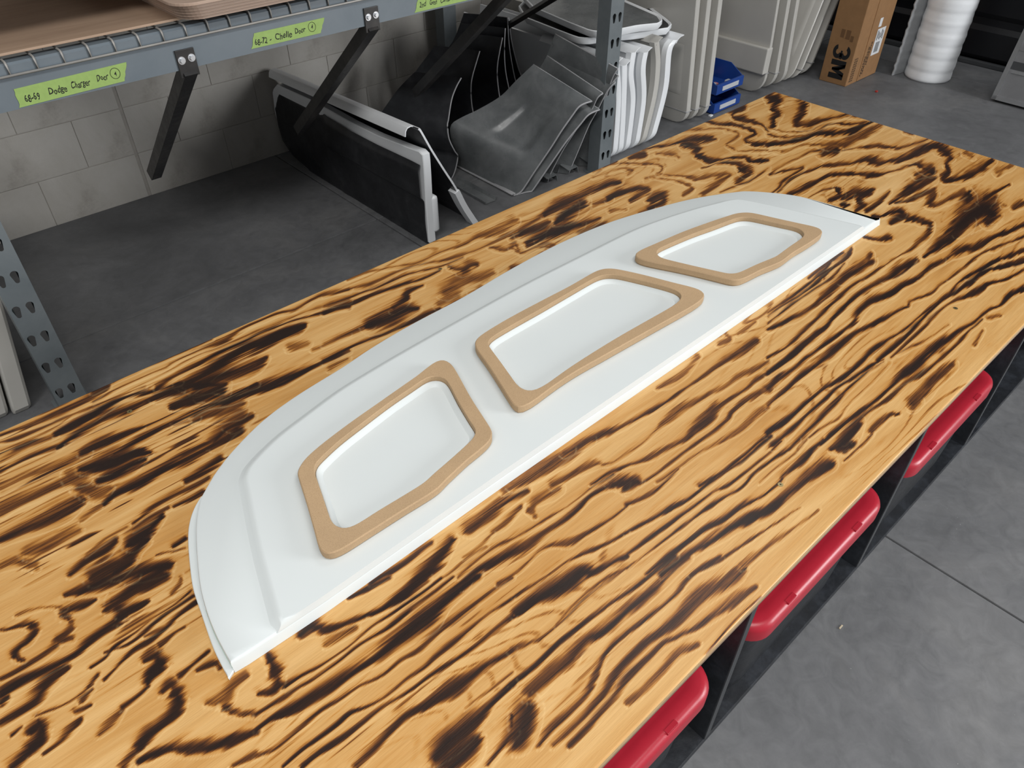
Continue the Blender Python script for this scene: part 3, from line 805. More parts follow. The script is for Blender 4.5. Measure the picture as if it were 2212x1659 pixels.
# black carcass
BZ = .0
YF, YB = TY0 + .012, TY1 - .012
for x in (-.485, .146, .776, 1.407, 2.037, 2.668):
    MB().bbox(x - .009, x + .009, YF, YB, .034, TZ - .0245, .0012).build('divider', M['black_paint'], bench)
    MB().box(x - .0088, x + .0088, YF - .0012, YF + .0005, .036, TZ - .025).build('divider_edge', M['grey_edge'], bench)
MB().bbox(-.494, 2.677, YF - .001, YB, .012, .034, .0015).build('bottom_board', M['black_paint'], bench)
MB().bbox(-.494, 2.677, YF + .002, YF + .03, 0, .0125, .001).build('front_rail', M['black_paint'], bench)
MB().bbox(-.494, 2.677, YB - .03, YB, 0, .0125, .001).build('back_rail', M['black_paint'], bench)
MB().bbox(-.494, 2.677, YB - .45, YB - .435, .035, TZ - .0245, .001).build('back_board', M['black_paint'], bench)
for p in ((280, 889), (951, 581), (1686, 1047), (2064, 666)):
    x, y = at_z(*p, TZ)
    mb = MB().cyl((x, y, TZ - .002), (x, y, TZ + .0006), .0052, n=18)
    s_ = mb.build('screw', M['brass'], bench)
    MB().box(x - .0016, x + .0016, y - .0005, y + .0005, TZ + .0005, TZ + .0009).box(x - .0005, x + .0005, y - .0016, y + .0016, TZ + .0005, TZ + .0009).build('screw_slot', M['ink'], s_)

# red lidded totes under the top
def tote(x0, x1, label):
    y0, zt = TY0 + .003, .357; y1 = y0 + .70
    t = empty('storage_tote', ((x0 + x1) / 2, (y0 + y1) / 2, .034), label, 'tote', 'red lidded totes in the bench bays')
    def rr(x0, x1, y0, y1, r, n=8):
        P = []
        for cx, cy, a0 in ((x1 - r, y0 + r, -90), (x1 - r, y1 - r, 0), (x0 + r, y1 - r, 90), (x0 + r, y0 + r, 180)):
            for k in range(n + 1):
                a = math.radians(a0 + 90 * k / n); P.append((cx + r * math.cos(a), cy + r * math.sin(a)))
        return P
    rings = []
    for d, z in ((.0, zt - .042), (.0, zt - .014), (.003, zt - .005), (.010, zt - .0005), (.014, zt), (.03, zt), (.034, zt - .002), (.05, zt - .002)):
        rings.append([(x, y, z) for x, y in rr(x0 + d, x1 - d, y0 + d, y1 - d, max(.055 - d * .6, .02))])
    MB().loops(rings).build('lid', M['red_plastic'], t, auto=50)
    body = []
    for d, z in ((.05, .0345), (.03, .06), (.018, zt - .06), (.012, zt - .03)):
        body.append([(x, y, z) for x, y in rr(x0 + d, x1 - d, y0 + d, y1 - d, .05)])
    MB().loops(body).build('tub', M['black_paint'], t, auto=40)
    for f in (.24, .74):
        xm = x0 + (x1 - x0) * f
        mb = MB().bbox(xm - .014, xm + .014, y0 + .004, y0 + .014, zt - .012, zt + .0012, .001)
        mb.build('latch_notch', M['red_plastic'], t)
tote(.832, 1.345, 'red lidded storage tote in the bench bay nearest the middle, fully framed by two dividers')
tote(1.444, 1.945, 'red lidded storage tote in the bench bay nearest the far end')
tote(.205, .722, 'red lidded storage tote at the bottom of the picture, nearest the viewer')

# ================================================================== white panel lying on the bench
TB, TP = .020, .030
pan = empty('white_trim_panel', (1.0, .85, TZ), 'long white curved trim panel lying flat on the scorched bench top', 'panel')
def zpts(L, h): return [at_z(x, y, TZ + h) for x, y in L]
band_l = [(501,1438),(483,1406),(462,1364),(443,1313),(430,1257),(423,1173),(424,1120),(432,1076)]
band_t = [(462,1024),(502,973),(568,907),(643,852),(737,794),(803,750),(888,700),(1000,641),(1104,580),(1208,525),(1312,481),(1416,449),(1499,428),(1582,415),(1624,412.5),(1707,420),(1769,434),(1832,453),(1873,466),(1897,477)]
P_l = catmull(zpts(band_l, TB), 5); P_t = catmull(zpts(band_t, TB), 5)
tip_r = at_z(1900, 484, TZ + .012)
front = [(2.0139, .6825), (1.8966, .682), (1.45, .680), (1.06, .680), (.6138, .679), (.3561, .6755), (.2294, .6735), (.0975, .6765)]
_fx = np.array(front)[::-1]
def front_y(x): return np.interp(x, _fx[:, 0], _fx[:, 1])
SL = .0085 / TP                                     # the front face leans back a little
outline = [tuple(p) for p in P_l] + [tuple(p) for p in P_t] + front
outline = resample(outline, 420, closed=True)
rings = []
for d, z in ((0, 0), (0, TB - .004), (-.0012, TB - .0012), (-.004, TB)):
    Q = offset_loop(outline, d); isf = outline[:, 1] < front_y(outline[:, 0]) + .003
    rings.append([(x, y + SL * z * f_, TZ + .0004 + z) for (x, y), f_ in zip(Q, isf)])
mb = MB().loops(rings, True, True)
def strip_cap(mb, ring, mask, z, n=700):
    ring = np.array(ring)[:, :2]; N_ = len(ring); k = next(i for i in range(N_) if mask[i] and not mask[i - 1])
    ring = np.roll(ring, -k, 0); mask = np.roll(mask, -k); c1 = int(np.sum(mask))
    A_ = resample(np.vstack([ring[c1 - 1:], ring[:1]]), n); B_ = resample(ring[:c1][::-1], n)
    mb.loops([[(x, y, z) for x, y in A_], [(x, y, z) for x, y in B_]], False, False, closed=False)
strip_cap(mb, rings[-1], np.array(isf), TZ + .0002 + TB)
mb.build('edge_band', M['white_panel'], pan, auto=35)
# raised middle field
fold = [(602,1334),(594,1305),(581,1258),(565,1199),(549,1128),(537,1067),(531,1037),(532,1024),(542,1004),(570,973),(608,938),(658,900),(734,844),(810,797),(880,756),(1010,683),(1140,612),(1271,546),(1368,498),(1433,473),(1498,452),(1547,439),(1580,431),(1605,431),(1671,444),(1728,457),(1804,474),(1857,486)]
F2 = [tuple(p) for p in catmull(zpts(fold, TP), 5)]
F2[0] = (F2[0][0], front_y(F2[0][0]) + .012); F2[-1] = (F2[-1][0], front_y(F2[-1][0]) + .006)
ff = [(x, front_y(x)) for x in (F2[-1][0] - .012, 1.8, 1.45, 1.06, .6138, .3561, F2[0][0] + .020)]
nf = len(F2)
loop = np.array(F2 + ff)
# only the folded sides slope; the front stays flush with the front face
wgt = np.r_[np.ones(nf), np.zeros(len(ff))]
def fine(a):
    A = np.vstack([a, a[:1]]); out = []
    for i in range(len(a)):
        k = max(1, int(np.hypot(*(A[i+1][:2] - A[i][:2])) / .012))
        for j in range(k): out.append(A[i] + (A[i+1] - A[i]) * j / k)
    return np.array(out)
LW = fine(np.c_[loop, wgt])
rings = []
for d, z in ((.017, TB - .001), (.013, TB + .0008), (.006, TB + .0052), (.001, TP - .0012), (-.004, TP)):
    off = offset_loop(LW[:, :2], d * LW[:, 2])
    rings.append([(x, max(y, front_y(x) + SL * z + .0002), TZ + .0004 + z) for x, y in off])
rings.append([(x, max(y, front_y(x) + SL * TP + .003), TZ + .0004 + TP) for x, y in offset_loop(LW[:, :2], -.006 * LW[:, 2])])
mb = MB().loops(rings, cap0=False, cap1=False)
strip_cap(mb, rings[-1], LW[:, 2] < .5, TZ + .0004 + TP)
mb.build('raised_field', M['white_panel'], pan, auto=40)
# thin lower lip along the rounded left end
lip_o = [(494,1466),(462,1403),(435,1326),(417,1271),(409,1212),(406,1159),(410,1125),(420,1096),(434,1072)]
LO = catmull(zpts(lip_o, .005), 5); LI = [tuple(p) for p in resample(catmull(zpts(band_l, .006), 5), len(LO))]
mb = MB()
lip = [tuple(p) for p in LO] + [(x + .012, y) for x, y in LI[::-1]]
mb.loops([[(x, y, TZ + .0004) for x, y in lip], [(x, y, TZ + .004) for x, y in lip], [(x, y, TZ + .0052) for x, y in offset_loop(lip, -.0012)]])
mb.build('lower_lip', M['white_panel'], pan, auto=35)
gl = catmull(zpts([(501,1438),(483,1406),(462,1364),(443,1313)], .012), 5)
MB().tube([(x, y, TZ + .006) for x, y in gl], .0009, 6).build('green_line', M['green_edge'], pan)

def ring_loop(x0, y0, sc, txt, h):
    L = [tuple(float(t) for t in s.split(',')) for s in txt.split()]
    L = [at_z(x0 + x / sc, y0 + y / sc, TZ + h) for x, y in L]
    return np.array(catmull(L, 6, closed=True))
RT = .020
def mdf_ring(win, outer, inner, label):
    zt = TP + RT
    O = ring_loop(*win, outer, zt); I = ring_loop(*win, inner, zt)
    c = O.mean(0); N = 220
    def polar(Lp):
        a = np.arctan2(Lp[:, 1] - c[1], Lp[:, 0] - c[0]); r = np.hypot(Lp[:, 0] - c[0], Lp[:, 1] - c[1])
        o = np.argsort(a); a, r = a[o], r[o]
        # smooth the hand-traced radius a little
        t = np.linspace(-math.pi, math.pi, N, endpoint=False)
        rr = np.interp(t, np.r_[a - 2*math.pi, a, a + 2*math.pi], np.r_[r, r, r])
        for _ in range(3): rr = .25 * np.roll(rr, 1) + .5 * rr + .25 * np.roll(rr, -1)
        return np.stack([c[0] + rr * np.cos(t), c[1] + rr * np.sin(t)], 1)
    O, I = polar(O), polar(I)
    zb = TZ + TP + .0006; z1 = TZ + zt
    r = [(offset_loop(O, -.003), zb), (offset_loop(O, -.003), zb + .0035), (O, zb + .0042), (O, z1 - .002), (offset_loop(O, -.0018), z1),
         (offset_loop(I, .001), z1), (I, z1 - .001), (I, zb)]
    mb = MB(); rings = [[(x, y, z) for x, y in P] for P, z in r]; rings.append(rings[0])
    mb.loops(rings, False, False)
    o = mb.build('mdf_ring', M['mdf'], None, auto=35)
    lipr = [(offset_loop(I, -.0008), zb + .0075), (offset_loop(I, -.003), zb + .0078), (offset_loop(I, -.0075), zb + .003), (offset_loop(I, -.012), zb - .0005)]
    MB().loops([[(x, y, z) for x, y in P] for P, z in lipr], False, False).build('pocket_lip', M['white_panel'], pan, smooth=True)
    tag(o, label, 'frame', 'mdf rings on the white panel')
mdf_ring((620, 760, 3.6065),
 "78,940 110,870 170,800 300,690 500,540 700,400 900,260 1050,155 1130,85 1180,58 1230,58 1280,90 1330,170 1430,350 1540,520 1590,600 1598,645 1575,695 1500,765 1400,845 1250,985 1150,1080 900,1235 600,1425 420,1540 340,1578 290,1575 250,1530 215,1400 150,1170 90,980",
 "212,920 218,885 245,845 400,700 600,545 800,395 1000,260 1080,205 1150,187 1220,202 1260,245 1330,380 1420,530 1465,600 1465,640 1430,690 1300,810 1150,940 1060,1020 900,1120 700,1240 560,1330 480,1370 420,1370 360,1340 330,1280 280,1130 225,970",
 'tan mdf ring with kinked lower edge, nearest the rounded left end of the white panel')
mdf_ring((1000, 560, 4.0963),
 "105,730 130,690 200,640 400,520 700,360 950,230 1150,115 1220,85 1290,78 1370,85 1600,135 1850,200 2070,255 2130,285 2150,315 2130,350 2000,430 1750,570 1500,710 1250,850 1000,990 800,1120 650,1230 570,1300 510,1330 470,1310 430,1260 330,1100 220,930 120,790",
 "220,745 230,715 280,675 450,575 700,435 950,290 1170,165 1250,138 1330,135 1420,150 1650,205 1850,260 1920,295 1938,330 1910,375 1750,470 1450,640 1200,790 950,950 780,1070 690,1135 610,1165 550,1155 490,1120 430,1040 330,900 240,780",
 'largest tan mdf ring, in the middle of the white panel')
mdf_ring((1350, 440, 4.9156),
 "105,555 110,525 150,495 300,430 600,300 900,190 1080,130 1180,100 1280,90 1380,100 1600,150 1850,205 2030,245 2085,270 2105,300 2080,330 1950,420 1800,510 1680,600 1600,640 1450,700 1330,760 1240,800 1170,810 1100,800 900,750 600,680 300,620 170,590",
 "335,510 350,485 420,450 700,330 950,240 1150,165 1230,145 1320,145 1450,170 1650,215 1810,250 1880,285 1905,325 1880,360 1750,450 1620,545 1560,575 1400,640 1250,710 1180,735 1100,738 1000,718 700,650 450,590 380,570 345,540",
 'tan mdf ring on the far right end of the white panel')

# ================================================================== pallet rack
RY = 2.22
rack = empty('pallet_rack', (1.4, 2.8, 0), 'blue-grey steel pallet rack with wire deck against the block wall', 'rack')
def flat_with_holes(outer, holes, th):
    cu = bpy.data.curves.new('tmp', 'CURVE'); cu.dimensions = '2D'; cu.fill_mode = 'BOTH'; cu.extrude = th / 2
    for L in [outer] + holes:
        sp = cu.splines.new('POLY'); sp.points.add(len(L) - 1)
        for p, (a, b2) in zip(sp.points, L): p.co = (a, b2, 0, 1)
        sp.use_cyclic_u = True
    o = bpy.data.objects.new('tmp', cu); COL.objects.link(o)
    dg = bpy.context.evaluated_depsgraph_get()
    me = bpy.data.meshes.new_from_object(o.evaluated_get(dg))
    bpy.data.objects.remove(o, do_unlink=True); bpy.data.curves.remove(cu)
    V = [v.co[:] for v in me.vertices]; F = [tuple(p.vertices) for p in me.polygons]
    bpy.data.meshes.remove(me); return V, F
def teardrop(cx, cz, s=1.0):
    P = []
    for k in range(11):
        a = math.radians(-20 + 220 * k / 10); P.append((cx + .0105 * s * math.cos(a), cz + .010 * s + .0105 * s * math.sin(a)))
    for k in range(5):
        a = math.radians(200 + 140 * k / 4); P.append((cx + .0058 * s * math.cos(a), cz - .013 * s + .0058 * s * math.sin(a)))
    return P
def upright(x0, x1, hx, z_first, ztop, label):
    holes = []
    z = z_first
    while z < ztop - .03:
        for h in hx: holes.append(teardrop(h, z))
        z += .1016
    V, Fc = flat_with_holes([(x0, .004), (x1, .004), (x1, ztop), (x0, ztop)], holes, .002)
    mb = MB(); mb.add([(a, RY + .001 - c, b2) for a, b2, c in V], Fc)
    mb.box(x0, x0 + .002, RY + .002, RY + .07, .004, ztop); mb.box(x1 - .002, x1, RY + .002, RY + .07, .004, ztop)
    mb.box(x0 + .002, x0 + .016, RY + .068, RY + .07, .004, ztop); mb.box(x1 - .016, x1 - .002, RY + .068, RY + .07, .004, ztop)
    o = mb.build('upright', M['upright_grey'], rack)
    MB().bbox(x0 - .01, x1 + .01, RY - .012, RY + .09, 0, .004, .001).build('foot_plate', M['upright_grey'], o)
    # rear post and cross braces of the same end frame
    MB().box(x0, x1, RY + 1.14, RY + 1.21, 0, ztop).build('rear_post', M['upright_grey'], rack)
    MB().tube([((x0+x1)/2, RY + .06, .90), ((x0+x1)/2, RY + 1.15, .26)], .016, 4).build('cross_brace', M['black_steel'], rack)  # black colour stands in for the shade on this brace
upright(.130, .212, (.148, .184), .077, 2.5, '')
upright(2.604, 2.687, (2.630, 2.666), .093, 2.5, '')
def beam(z0, z1, y, name='beam'):
    prof = [(y, z0), (y + .045, z0), (y + .045, z1), (y + .006, z1), (y, z1 - .005)]
    return MB().loops([[(.214, a, b2) for a, b2 in prof], [(2.602, a, b2) for a, b2 in prof]]).build(name, M['rack_grey'], rack)
beam(.905, 1.012, RY - .002); beam(.905, 1.012, RY + 1.15, 'rear_beam')
beam(1.22, 1.33, RY - .002); beam(1.22, 1.33, RY + 1.15, 'rear_beam')
def wire_deck(zt):
    mb = MB(); r = .0031
    x = .2435
    while x < 2.6:
        mb.tube([(x, RY - .0065, zt - .031), (x, RY - .0065, zt - .006), (x, RY + .0005, zt - .0012), (x, RY + .01, zt), (x, RY + .6, zt), (x, RY + 1.19, zt)], r, 6)
        x += .0645
    for y, z in ((RY - .0098, zt - .030), (RY + .2, zt + .005), (RY + .5, zt + .005), (RY + .8, zt + .005), (RY + 1.1, zt + .005)):
        mb.tube([(.22, y, z), (2.598, y, z)], .0034, 6)
    return mb.build('wire_deck', M['zinc'], rack, smooth=True)
wire_deck(1.0155); wire_deck(1.3335)
MB().bbox(.225, 2.59, RY + .01, RY + 1.16, 1.342, 1.350, .001).build('upper_deck_board', M['shelf_wood'], rack)
# black props bolted to the front beam
for x in (.805, 1.425, 2.03):
    br = MB().bbox(x - .027, x + .027, RY - .0075, RY - .0022, .885, .958, .0008).build('brace_bracket', M['black_steel'], rack)
    for dx, z in ((-.0145, .931), (.0145, .933)):
        mb = MB().cyl((x + dx, RY - .0070, z), (x + dx, RY - .0100, z), .0105, n=20).cyl((x + dx, RY - .0100, z), (x + dx, RY - .0165, z), .0068, .0062, n=6)
        mb.build('bolt', M['bolt'], br)
    p0 = Vector((x, RY - .002, .905)); p1 = Vector((x, 2.86, .365)); t = (p1 - p0).normalized(); nrm = Vector((1, 0, 0)).cross(t)
    mb = MB(); w = .019
    mb.loops([[tuple(p + Vector((1, 0, 0)) * (a * w) + nrm * (b2 * w)) for a, b2 in ((-1, -1), (1, -1), (1, 1), (-1, 1))] for p in (p0, p1)])
    mb.build('prop', M['black_steel'], br)
# green tape labels with handwriting
def text_mesh(txt, size, shear=.25, offset=0.0):
    cu = bpy.data.curves.new('tmp', 'FONT'); cu.body = txt; cu.size = size; cu.shear = shear; cu.offset = offset
    cu.align_x = 'LEFT'; cu.resolution_u = 3
    o = bpy.data.objects.new('tmp', cu); COL.objects.link(o)
    dg = bpy.context.evaluated_depsgraph_get(); me = bpy.data.meshes.new_from_object(o.evaluated_get(dg))
    bpy.data.objects.remove(o, do_unlink=True); bpy.data.curves.remove(cu)
    V = [v.co[:] for v in me.vertices]; F = [tuple(p.vertices) for p in me.polygons]; bpy.data.meshes.remove(me)
    return V, F
def tape(corners, words):
    """corners: bl, br, tr, tl as (x, z) on the beam face"""
    y = RY - .0026
    bl, brr, tr, tl = [np.array(c) for c in corners]
    n = 14; rag = np.random.RandomState(3)
    left = [tl + (bl - tl) * k / 6 + np.array([rag.uniform(-.002, .002), 0]) for k in range(7)]
    right = [brr + (tr - brr) * k / 6 + np.array([rag.uniform(-.002, .002), 0]) for k in range(7)]
    loop = [tuple(p) for p in left + right]
    t = MB().loops([[(a, y, b2) for a, b2 in loop], [(a, y - .0006, b2) for a, b2 in loop]]).build('tape_label', M['tape'], rack)
    mb = MB(); ux = (brr - bl) / np.linalg.norm(brr - bl)
    for txt, a, size, lift, wd in words:
        V, F = text_mesh(txt, size, .22, .0003)
        w = max(v[0] for v in V); k = wd / w
        o = bl + ux * a + np.array([0, lift])
        mb.add([(o[0] + v[0] * k + math.sin(v[0] * 400) * .0006, y - .0009, o[1] + v[1] + math.sin(v[0] * 170 + a * 90) * .0016) for v in V], F)
    cx, cz = words[-1][1] + words[-1][4] / 2, words[-1][3] + words[-1][2] * .35
    c0 = bl + ux * cx + np.array([0, cz])
    mb.tube([(c0[0] + .0125 * math.cos(a), y - .0011, c0[1] + .0135 * math.sin(a)) for a in np.linspace(0, 6.5, 26)], .0006, 4)
    mb.build('lettering', M['ink'], t)['kind'] = 'stuff'
tape([(.364, .908), (.629, .912), (.648, .957), (.367, .953)],
     [('68-69', .016, .025, .009, .038), ('Dodge', .074, .023, .012, .046), ('Charger', .130, .023, .013, .050), ('Door', .196, .021, .016, .032), ('4', .243, .016, .019, .007)])
tape([(1.002, .917), (1.237, .916), (1.257, .957), (1.019, .957)],
     [('68-72', .012, .024, .007, .042), ('-', .060, .024, .008, .008), ('Chelle', .078, .025, .009, .058), ('Door', .146, .022, .013, .038), ('4', .203, .017, .017, .008)])
tape([(1.598, .910), (1.87, .910), (1.888, .952), (1.616, .952)],
     [('2nd', .020, .024, .012, .030), ('Gen', .062, .024, .012, .034), ('Camaro', .108, .024, .012, .06), ('Door', .180, .022, .012, .036), ('4', .235, .017, .017, .008)])

# hardboard sheet and stacked cut sheets on the shelf
sh = MB().bbox(.225, 2.59, RY + .018, RY + 1.16, 1.0245, 1.0305, .001).build('shelf_sheet', M['shelf_wood'])
tag(sh, 'brown hardboard sheet lying on the wire deck of the rack', 'board')
def cut_sheet(k, label):
    z = 1.0312 + k * .0092
    x0, y0 = at_z(404 - k * 3.0, 41 - k * 6.0, z + .004); x0 += random.uniform(-.006, .006) - .015; y0 -= .015
    x1, y1 = x0 + .86, y0 + .80; r = .06
    P = []
    for cx, cy, a0 in ((x1 - r, y0 + r, -90), (x1 - r, y1 - r, 0), (x0 + r, y1 - r, 90), (x0 + r, y0 + r, 180)):
        for j in range(9):
            a = math.radians(a0 + 90 * j / 8); P.append((cx + r * math.cos(a), cy + r * math.sin(a)))
    o = MB().loops([[(x, y, zz3) for x, y in offset_loop(P, d)] for d, zz3 in ((0, z), (0, z + .0062), (-.001, z + .0072))]).build('cut_sheet', M['ply_sheet'])
    tag(o, label, 'board', 'stacked thin sheets on the shelf')
names_ = ['bottom', 'second from the bottom', 'third from the bottom', 'fourth from the bottom', 'fifth from the bottom', 'topmost']
for k in range(6): cut_sheet(k, 'thin round-cornered brown sheet on the shelf, %s of its stack' % names_[k])

# ================================================================== body panels under and beside the rack
def sheet(rows, th, name, mat, parent=None, smooth=True):
    """rows: grid of 3D points; thickened along its normals"""
    G = np.array(rows, float); du = np.gradient(G, axis=0); dv = np.gradient(G, axis=1)
    N = np.cross(du, dv); N /= np.maximum(np.linalg.norm(N, axis=2, keepdims=True), 1e-9)
    a, c = G.shape[:2]; A = G; B = G + N * th
    V = [tuple(p) for p in A.reshape(-1, 3)] + [tuple(p) for p in B.reshape(-1, 3)]; o = a * c; F = []
    for i in range(a - 1):
        for j in range(c - 1):
            q = (i*c + j, i*c + j + 1, (i+1)*c + j + 1, (i+1)*c + j); F.append(q); F.append(tuple(x + o for x in q[::-1]))
    rim = [j for j in range(c)] + [i*c + c - 1 for i in range(1, a)] + [(a-1)*c + j for j in range(c - 2, -1, -1)] + [i*c for i in range(a - 2, 0, -1)]
    for k in range(len(rim)):
        p, q = rim[k], rim[(k + 1) % len(rim)]; F.append((p, p + o, q + o, q))
    return mesh(name, V, F, mat, parent, auto=40)
def edge_tube(pts, r, name, mat, parent):
    return MB().tube(pts, r, 6).build(name, mat, parent, smooth=True)

# --- two black-backed door skins standing on edge
d1 = empty('door_skin', (1.62, 2.9, 0), 'upright black-backed door skin with white edge, the front one of two under the shelf', 'car panel', 'door skins under the shelf')
out1 = [(2.262, .008), (2.262, .20), (2.258, .30), (2.257, .385), (2.262, .398), (2.275, .402), (2.33, .396), (2.56, .378), (2.75, .375), (3.06, .384), (3.38, .372), (3.44, .33), (3.462, .22), (3.43, .09), (3.36, .03), (3.22, 0), (2.9, 0), (2.5, 0)]
o1 = resample(out1, 110, closed=True)
rg = []
for d, x in ((-.003, 1.612), (0, 1.615), (0, 1.645), (-.004, 1.649)):
    rg.append([(x, a, max(b2, 0)) for a, b2 in offset_loop(o1, d)])
MB().loops(rg).build('outer_skin', M['white_part'], d1, auto=35)
MB().bbox(1.640, 1.672, 2.258, 2.33, .045, .205, .012).build('lower_corner', M['white_part'], d1, smooth=True)
rows = []
for i in range(50):
    y = 2.272 + i * (3.445 - 2.272) / 49
    zt = np.interp(y, [2.27, 2.33, 2.56, 2.75, 3.06, 3.38, 3.445], [.352, .352, .343, .342, .352, .345, .26])
    zb = np.interp(y, [2.27, 3.2, 3.36, 3.43, 3.445], [.004, .004, .036, .1, .16])
    row = []
    for j in range(34):
        z = zb + (zt - zb) * j / 33; f = (z - zb) / (zt - zb)
        x = 1.6095
        cr = .205 - (y - 2.27) * .01
        x -= .018 / (1 + math.exp(-(z - cr) / .004)) * (1 if y < 2.95 else max(0, 1 - (y - 2.95) / .05))
        x -= .006 * math.exp(-((y - 2.98 - (z - .2) * .5) / .012) ** 2)
        x += .012 * math.exp(-((z - zt) / .012) ** 2)
        x -= .003 * (1 + math.sin(y * 17)) * math.exp(-((z - .1) / .05) ** 2)
        row.append((x, y, z))
    rows.append(row)
sheet(rows, .003, 'inner_skin', M['black_inner'], d1)
d2 = empty('door_skin', (1.75, 2.9, 0), 'black-backed door skin leaning behind, its white edge slanting down to the bench', 'car panel', 'door skins under the shelf')
prof = catmull([(1.606, .497), (1.617, .486), (1.66, .40), (1.712, .305), (1.768, .206), (1.815, .105), (1.873, .004)], 6)
prof = np.array(prof)
def door2_rows(dx, y0, y1, z0=0, z1=9, n=26):
    R = []
    for i in range(n):
        y = y0 + (y1 - y0) * i / (n - 1); k = 1 - .15 * (y - 2.27) / 1.2
        R.append([(1.873 + (x - 1.873) * k + dx, y, z * k) for x, z in prof if z0 <= z <= z1])
    return R
sheet(door2_rows(0, 2.27, 3.44), .004, 'inner_skin', M['black_inner'], d2)
sheet(door2_rows(.0055, 2.268, 3.442), .008, 'outer_skin', M['white_part'], d2)
sheet(door2_rows(.010, 2.262, 2.31, 0, .19, 5), .026, 'lower_corner', M['white_part'], d2)
# white top flange of the second skin
fr = []
for i in range(24):
    y = 2.30 + i * 1.13 / 23; k = 1 - .15 * (y - 2.27) / 1.2; zt = .497 * k; xt = 1.873 + (1.606 - 1.873) * k
    fr.append([(xt - .040, y, zt - .030), (xt - .036, y, zt - .010), (xt - .026, y, zt + .002), (xt - .008, y, zt + .005), (xt + .006, y, zt)])
sheet(fr, .004, 'top_flange', M['white_part'], d2)

# --- black fenders fanned out on edge
fan = [
 [(996,168),(985,188),(975,216),(968,260),(966,271),(970,301),(983,328),(989,337),(983,368),(975,387)],
 [(1036,110),(1029,133),(1019,169),(1017,196),(1019,227),(1023,248),(1030,275)],
 [(1085,81),(1079,110),(1074,141),(1074,172),(1079,210),(1086,240)],
 [(1091,61),(1089,102),(1091,149),(1099,191),(1108,225)],
 [(1096,38),(1099,94),(1106,141),(1113,174),(1122,205)],
 [(1098,38),(1104,86),(1113,125),(1120,150),(1133,185)]]
fan_y = [2.68, 2.80, 2.83, 2.86, 2.89, 2.905]
fan_l = ['nearest the leaning door skins', 'second from the door skins', 'third from the door skins', 'fourth from the door skins', 'fifth from the door skins', 'last of the fan, beside the white panels']
for k, (e, y0) in enumerate(zip(fan, fan_y)):
    P = [at_y(x, y, y0) for x, y in e]
    if P[-1][1] > .02: P += [(P[-1][0] + .02, P[-1][1] * .5), (P[-1][0] + .01, 0)]
    P = np.array(catmull(P, 5)); P[:, 1] = np.maximum(P[:, 1], 0)
    P = resample(P, 40); zt = P[0][1]
    f = empty('black_fender', (float(P[-1][0]), y0, 0), 'black curved fender standing on edge, ' + fan_l[k], 'car panel', 'fanned black fenders')
    rows = []
    for x, z in P:
        w = 1 + 1.1 * (1 - z / zt)
        L = []
        for j in range(10):
            s_ = j / 9 * w
            L.append((x - .125 * s_ + .02 * math.sin(s_ * 2), y0 + .20 * s_, z))
        rows.append(L)
    sheet(rows, .004, 'skin', M['black_inner'], f)
    edge_tube([(x, y0 - .001, z) for x, z in P], .0032, 'raw_edge', M['edge_grey'], f)
# --- grey fenders stacked against the right upright: each a skin lofted between its near and far edge
def edge3d(px, y0, y1, n=44):
    P = np.array(catmull([(x, y, 0) for x, y in px], 6))[:, :2]; P = resample(P, n); out = []
    for i, (x, y) in enumerate(P):
        yy = y0 + (y1 - y0) * i / (n - 1); a, z = at_y(x, y, yy); out.append((a, yy, max(z, .003)))
    return np.array(out)
stack = [
 ([(1109,424),(1117,420),(1128,411),(1153,373),(1189,320),(1213,282),(1237,248),(1249,232),(1262,224),(1278,219)],
  [(987,352),(977,310),(974,272),(996,255),(1032,238),(1081,209),(1114,176),(1152,140)], 'topmost of the leaning stack, with a pressed rectangular field'),
 ([(1114,441),(1134,434),(1153,407),(1201,337),(1225,303),(1252,270),(1271,248),(1295,237)],
  [(990,360),(984,320),(986,285),(1005,268),(1045,248),(1090,222),(1122,190),(1160,152)], 'second from the top of the leaning stack'),
 ([(1183,386),(1215,325),(1250,272),(1276,240),(1290,212),(1302,202)], [(1003,356),(1020,305),(1060,265),(1110,225),(1150,175),(1182,121)], 'third from the top of the leaning stack'),
 ([(1228,374),(1250,322),(1272,270),(1290,238),(1312,196),(1329,178)], [(1012,352),(1035,300),(1075,262),(1120,222),(1165,165),(1201,99)], 'fourth from the top of the leaning stack'),
 ([(1271,340),(1280,300),(1292,250),(1306,212),(1322,180),(1336,164)], [(1022,348),(1050,300),(1090,258),(1130,215),(1172,155),(1206,84)], 'fifth from the top of the leaning stack'),
 ([(1281,340),(1290,300),(1300,250),(1312,200),(1324,165),(1335,149)], [(1032,344),(1065,298),(1105,252),(1140,205),(1172,145),(1199,74)], 'rearmost of the leaning stack, against the steel upright')]
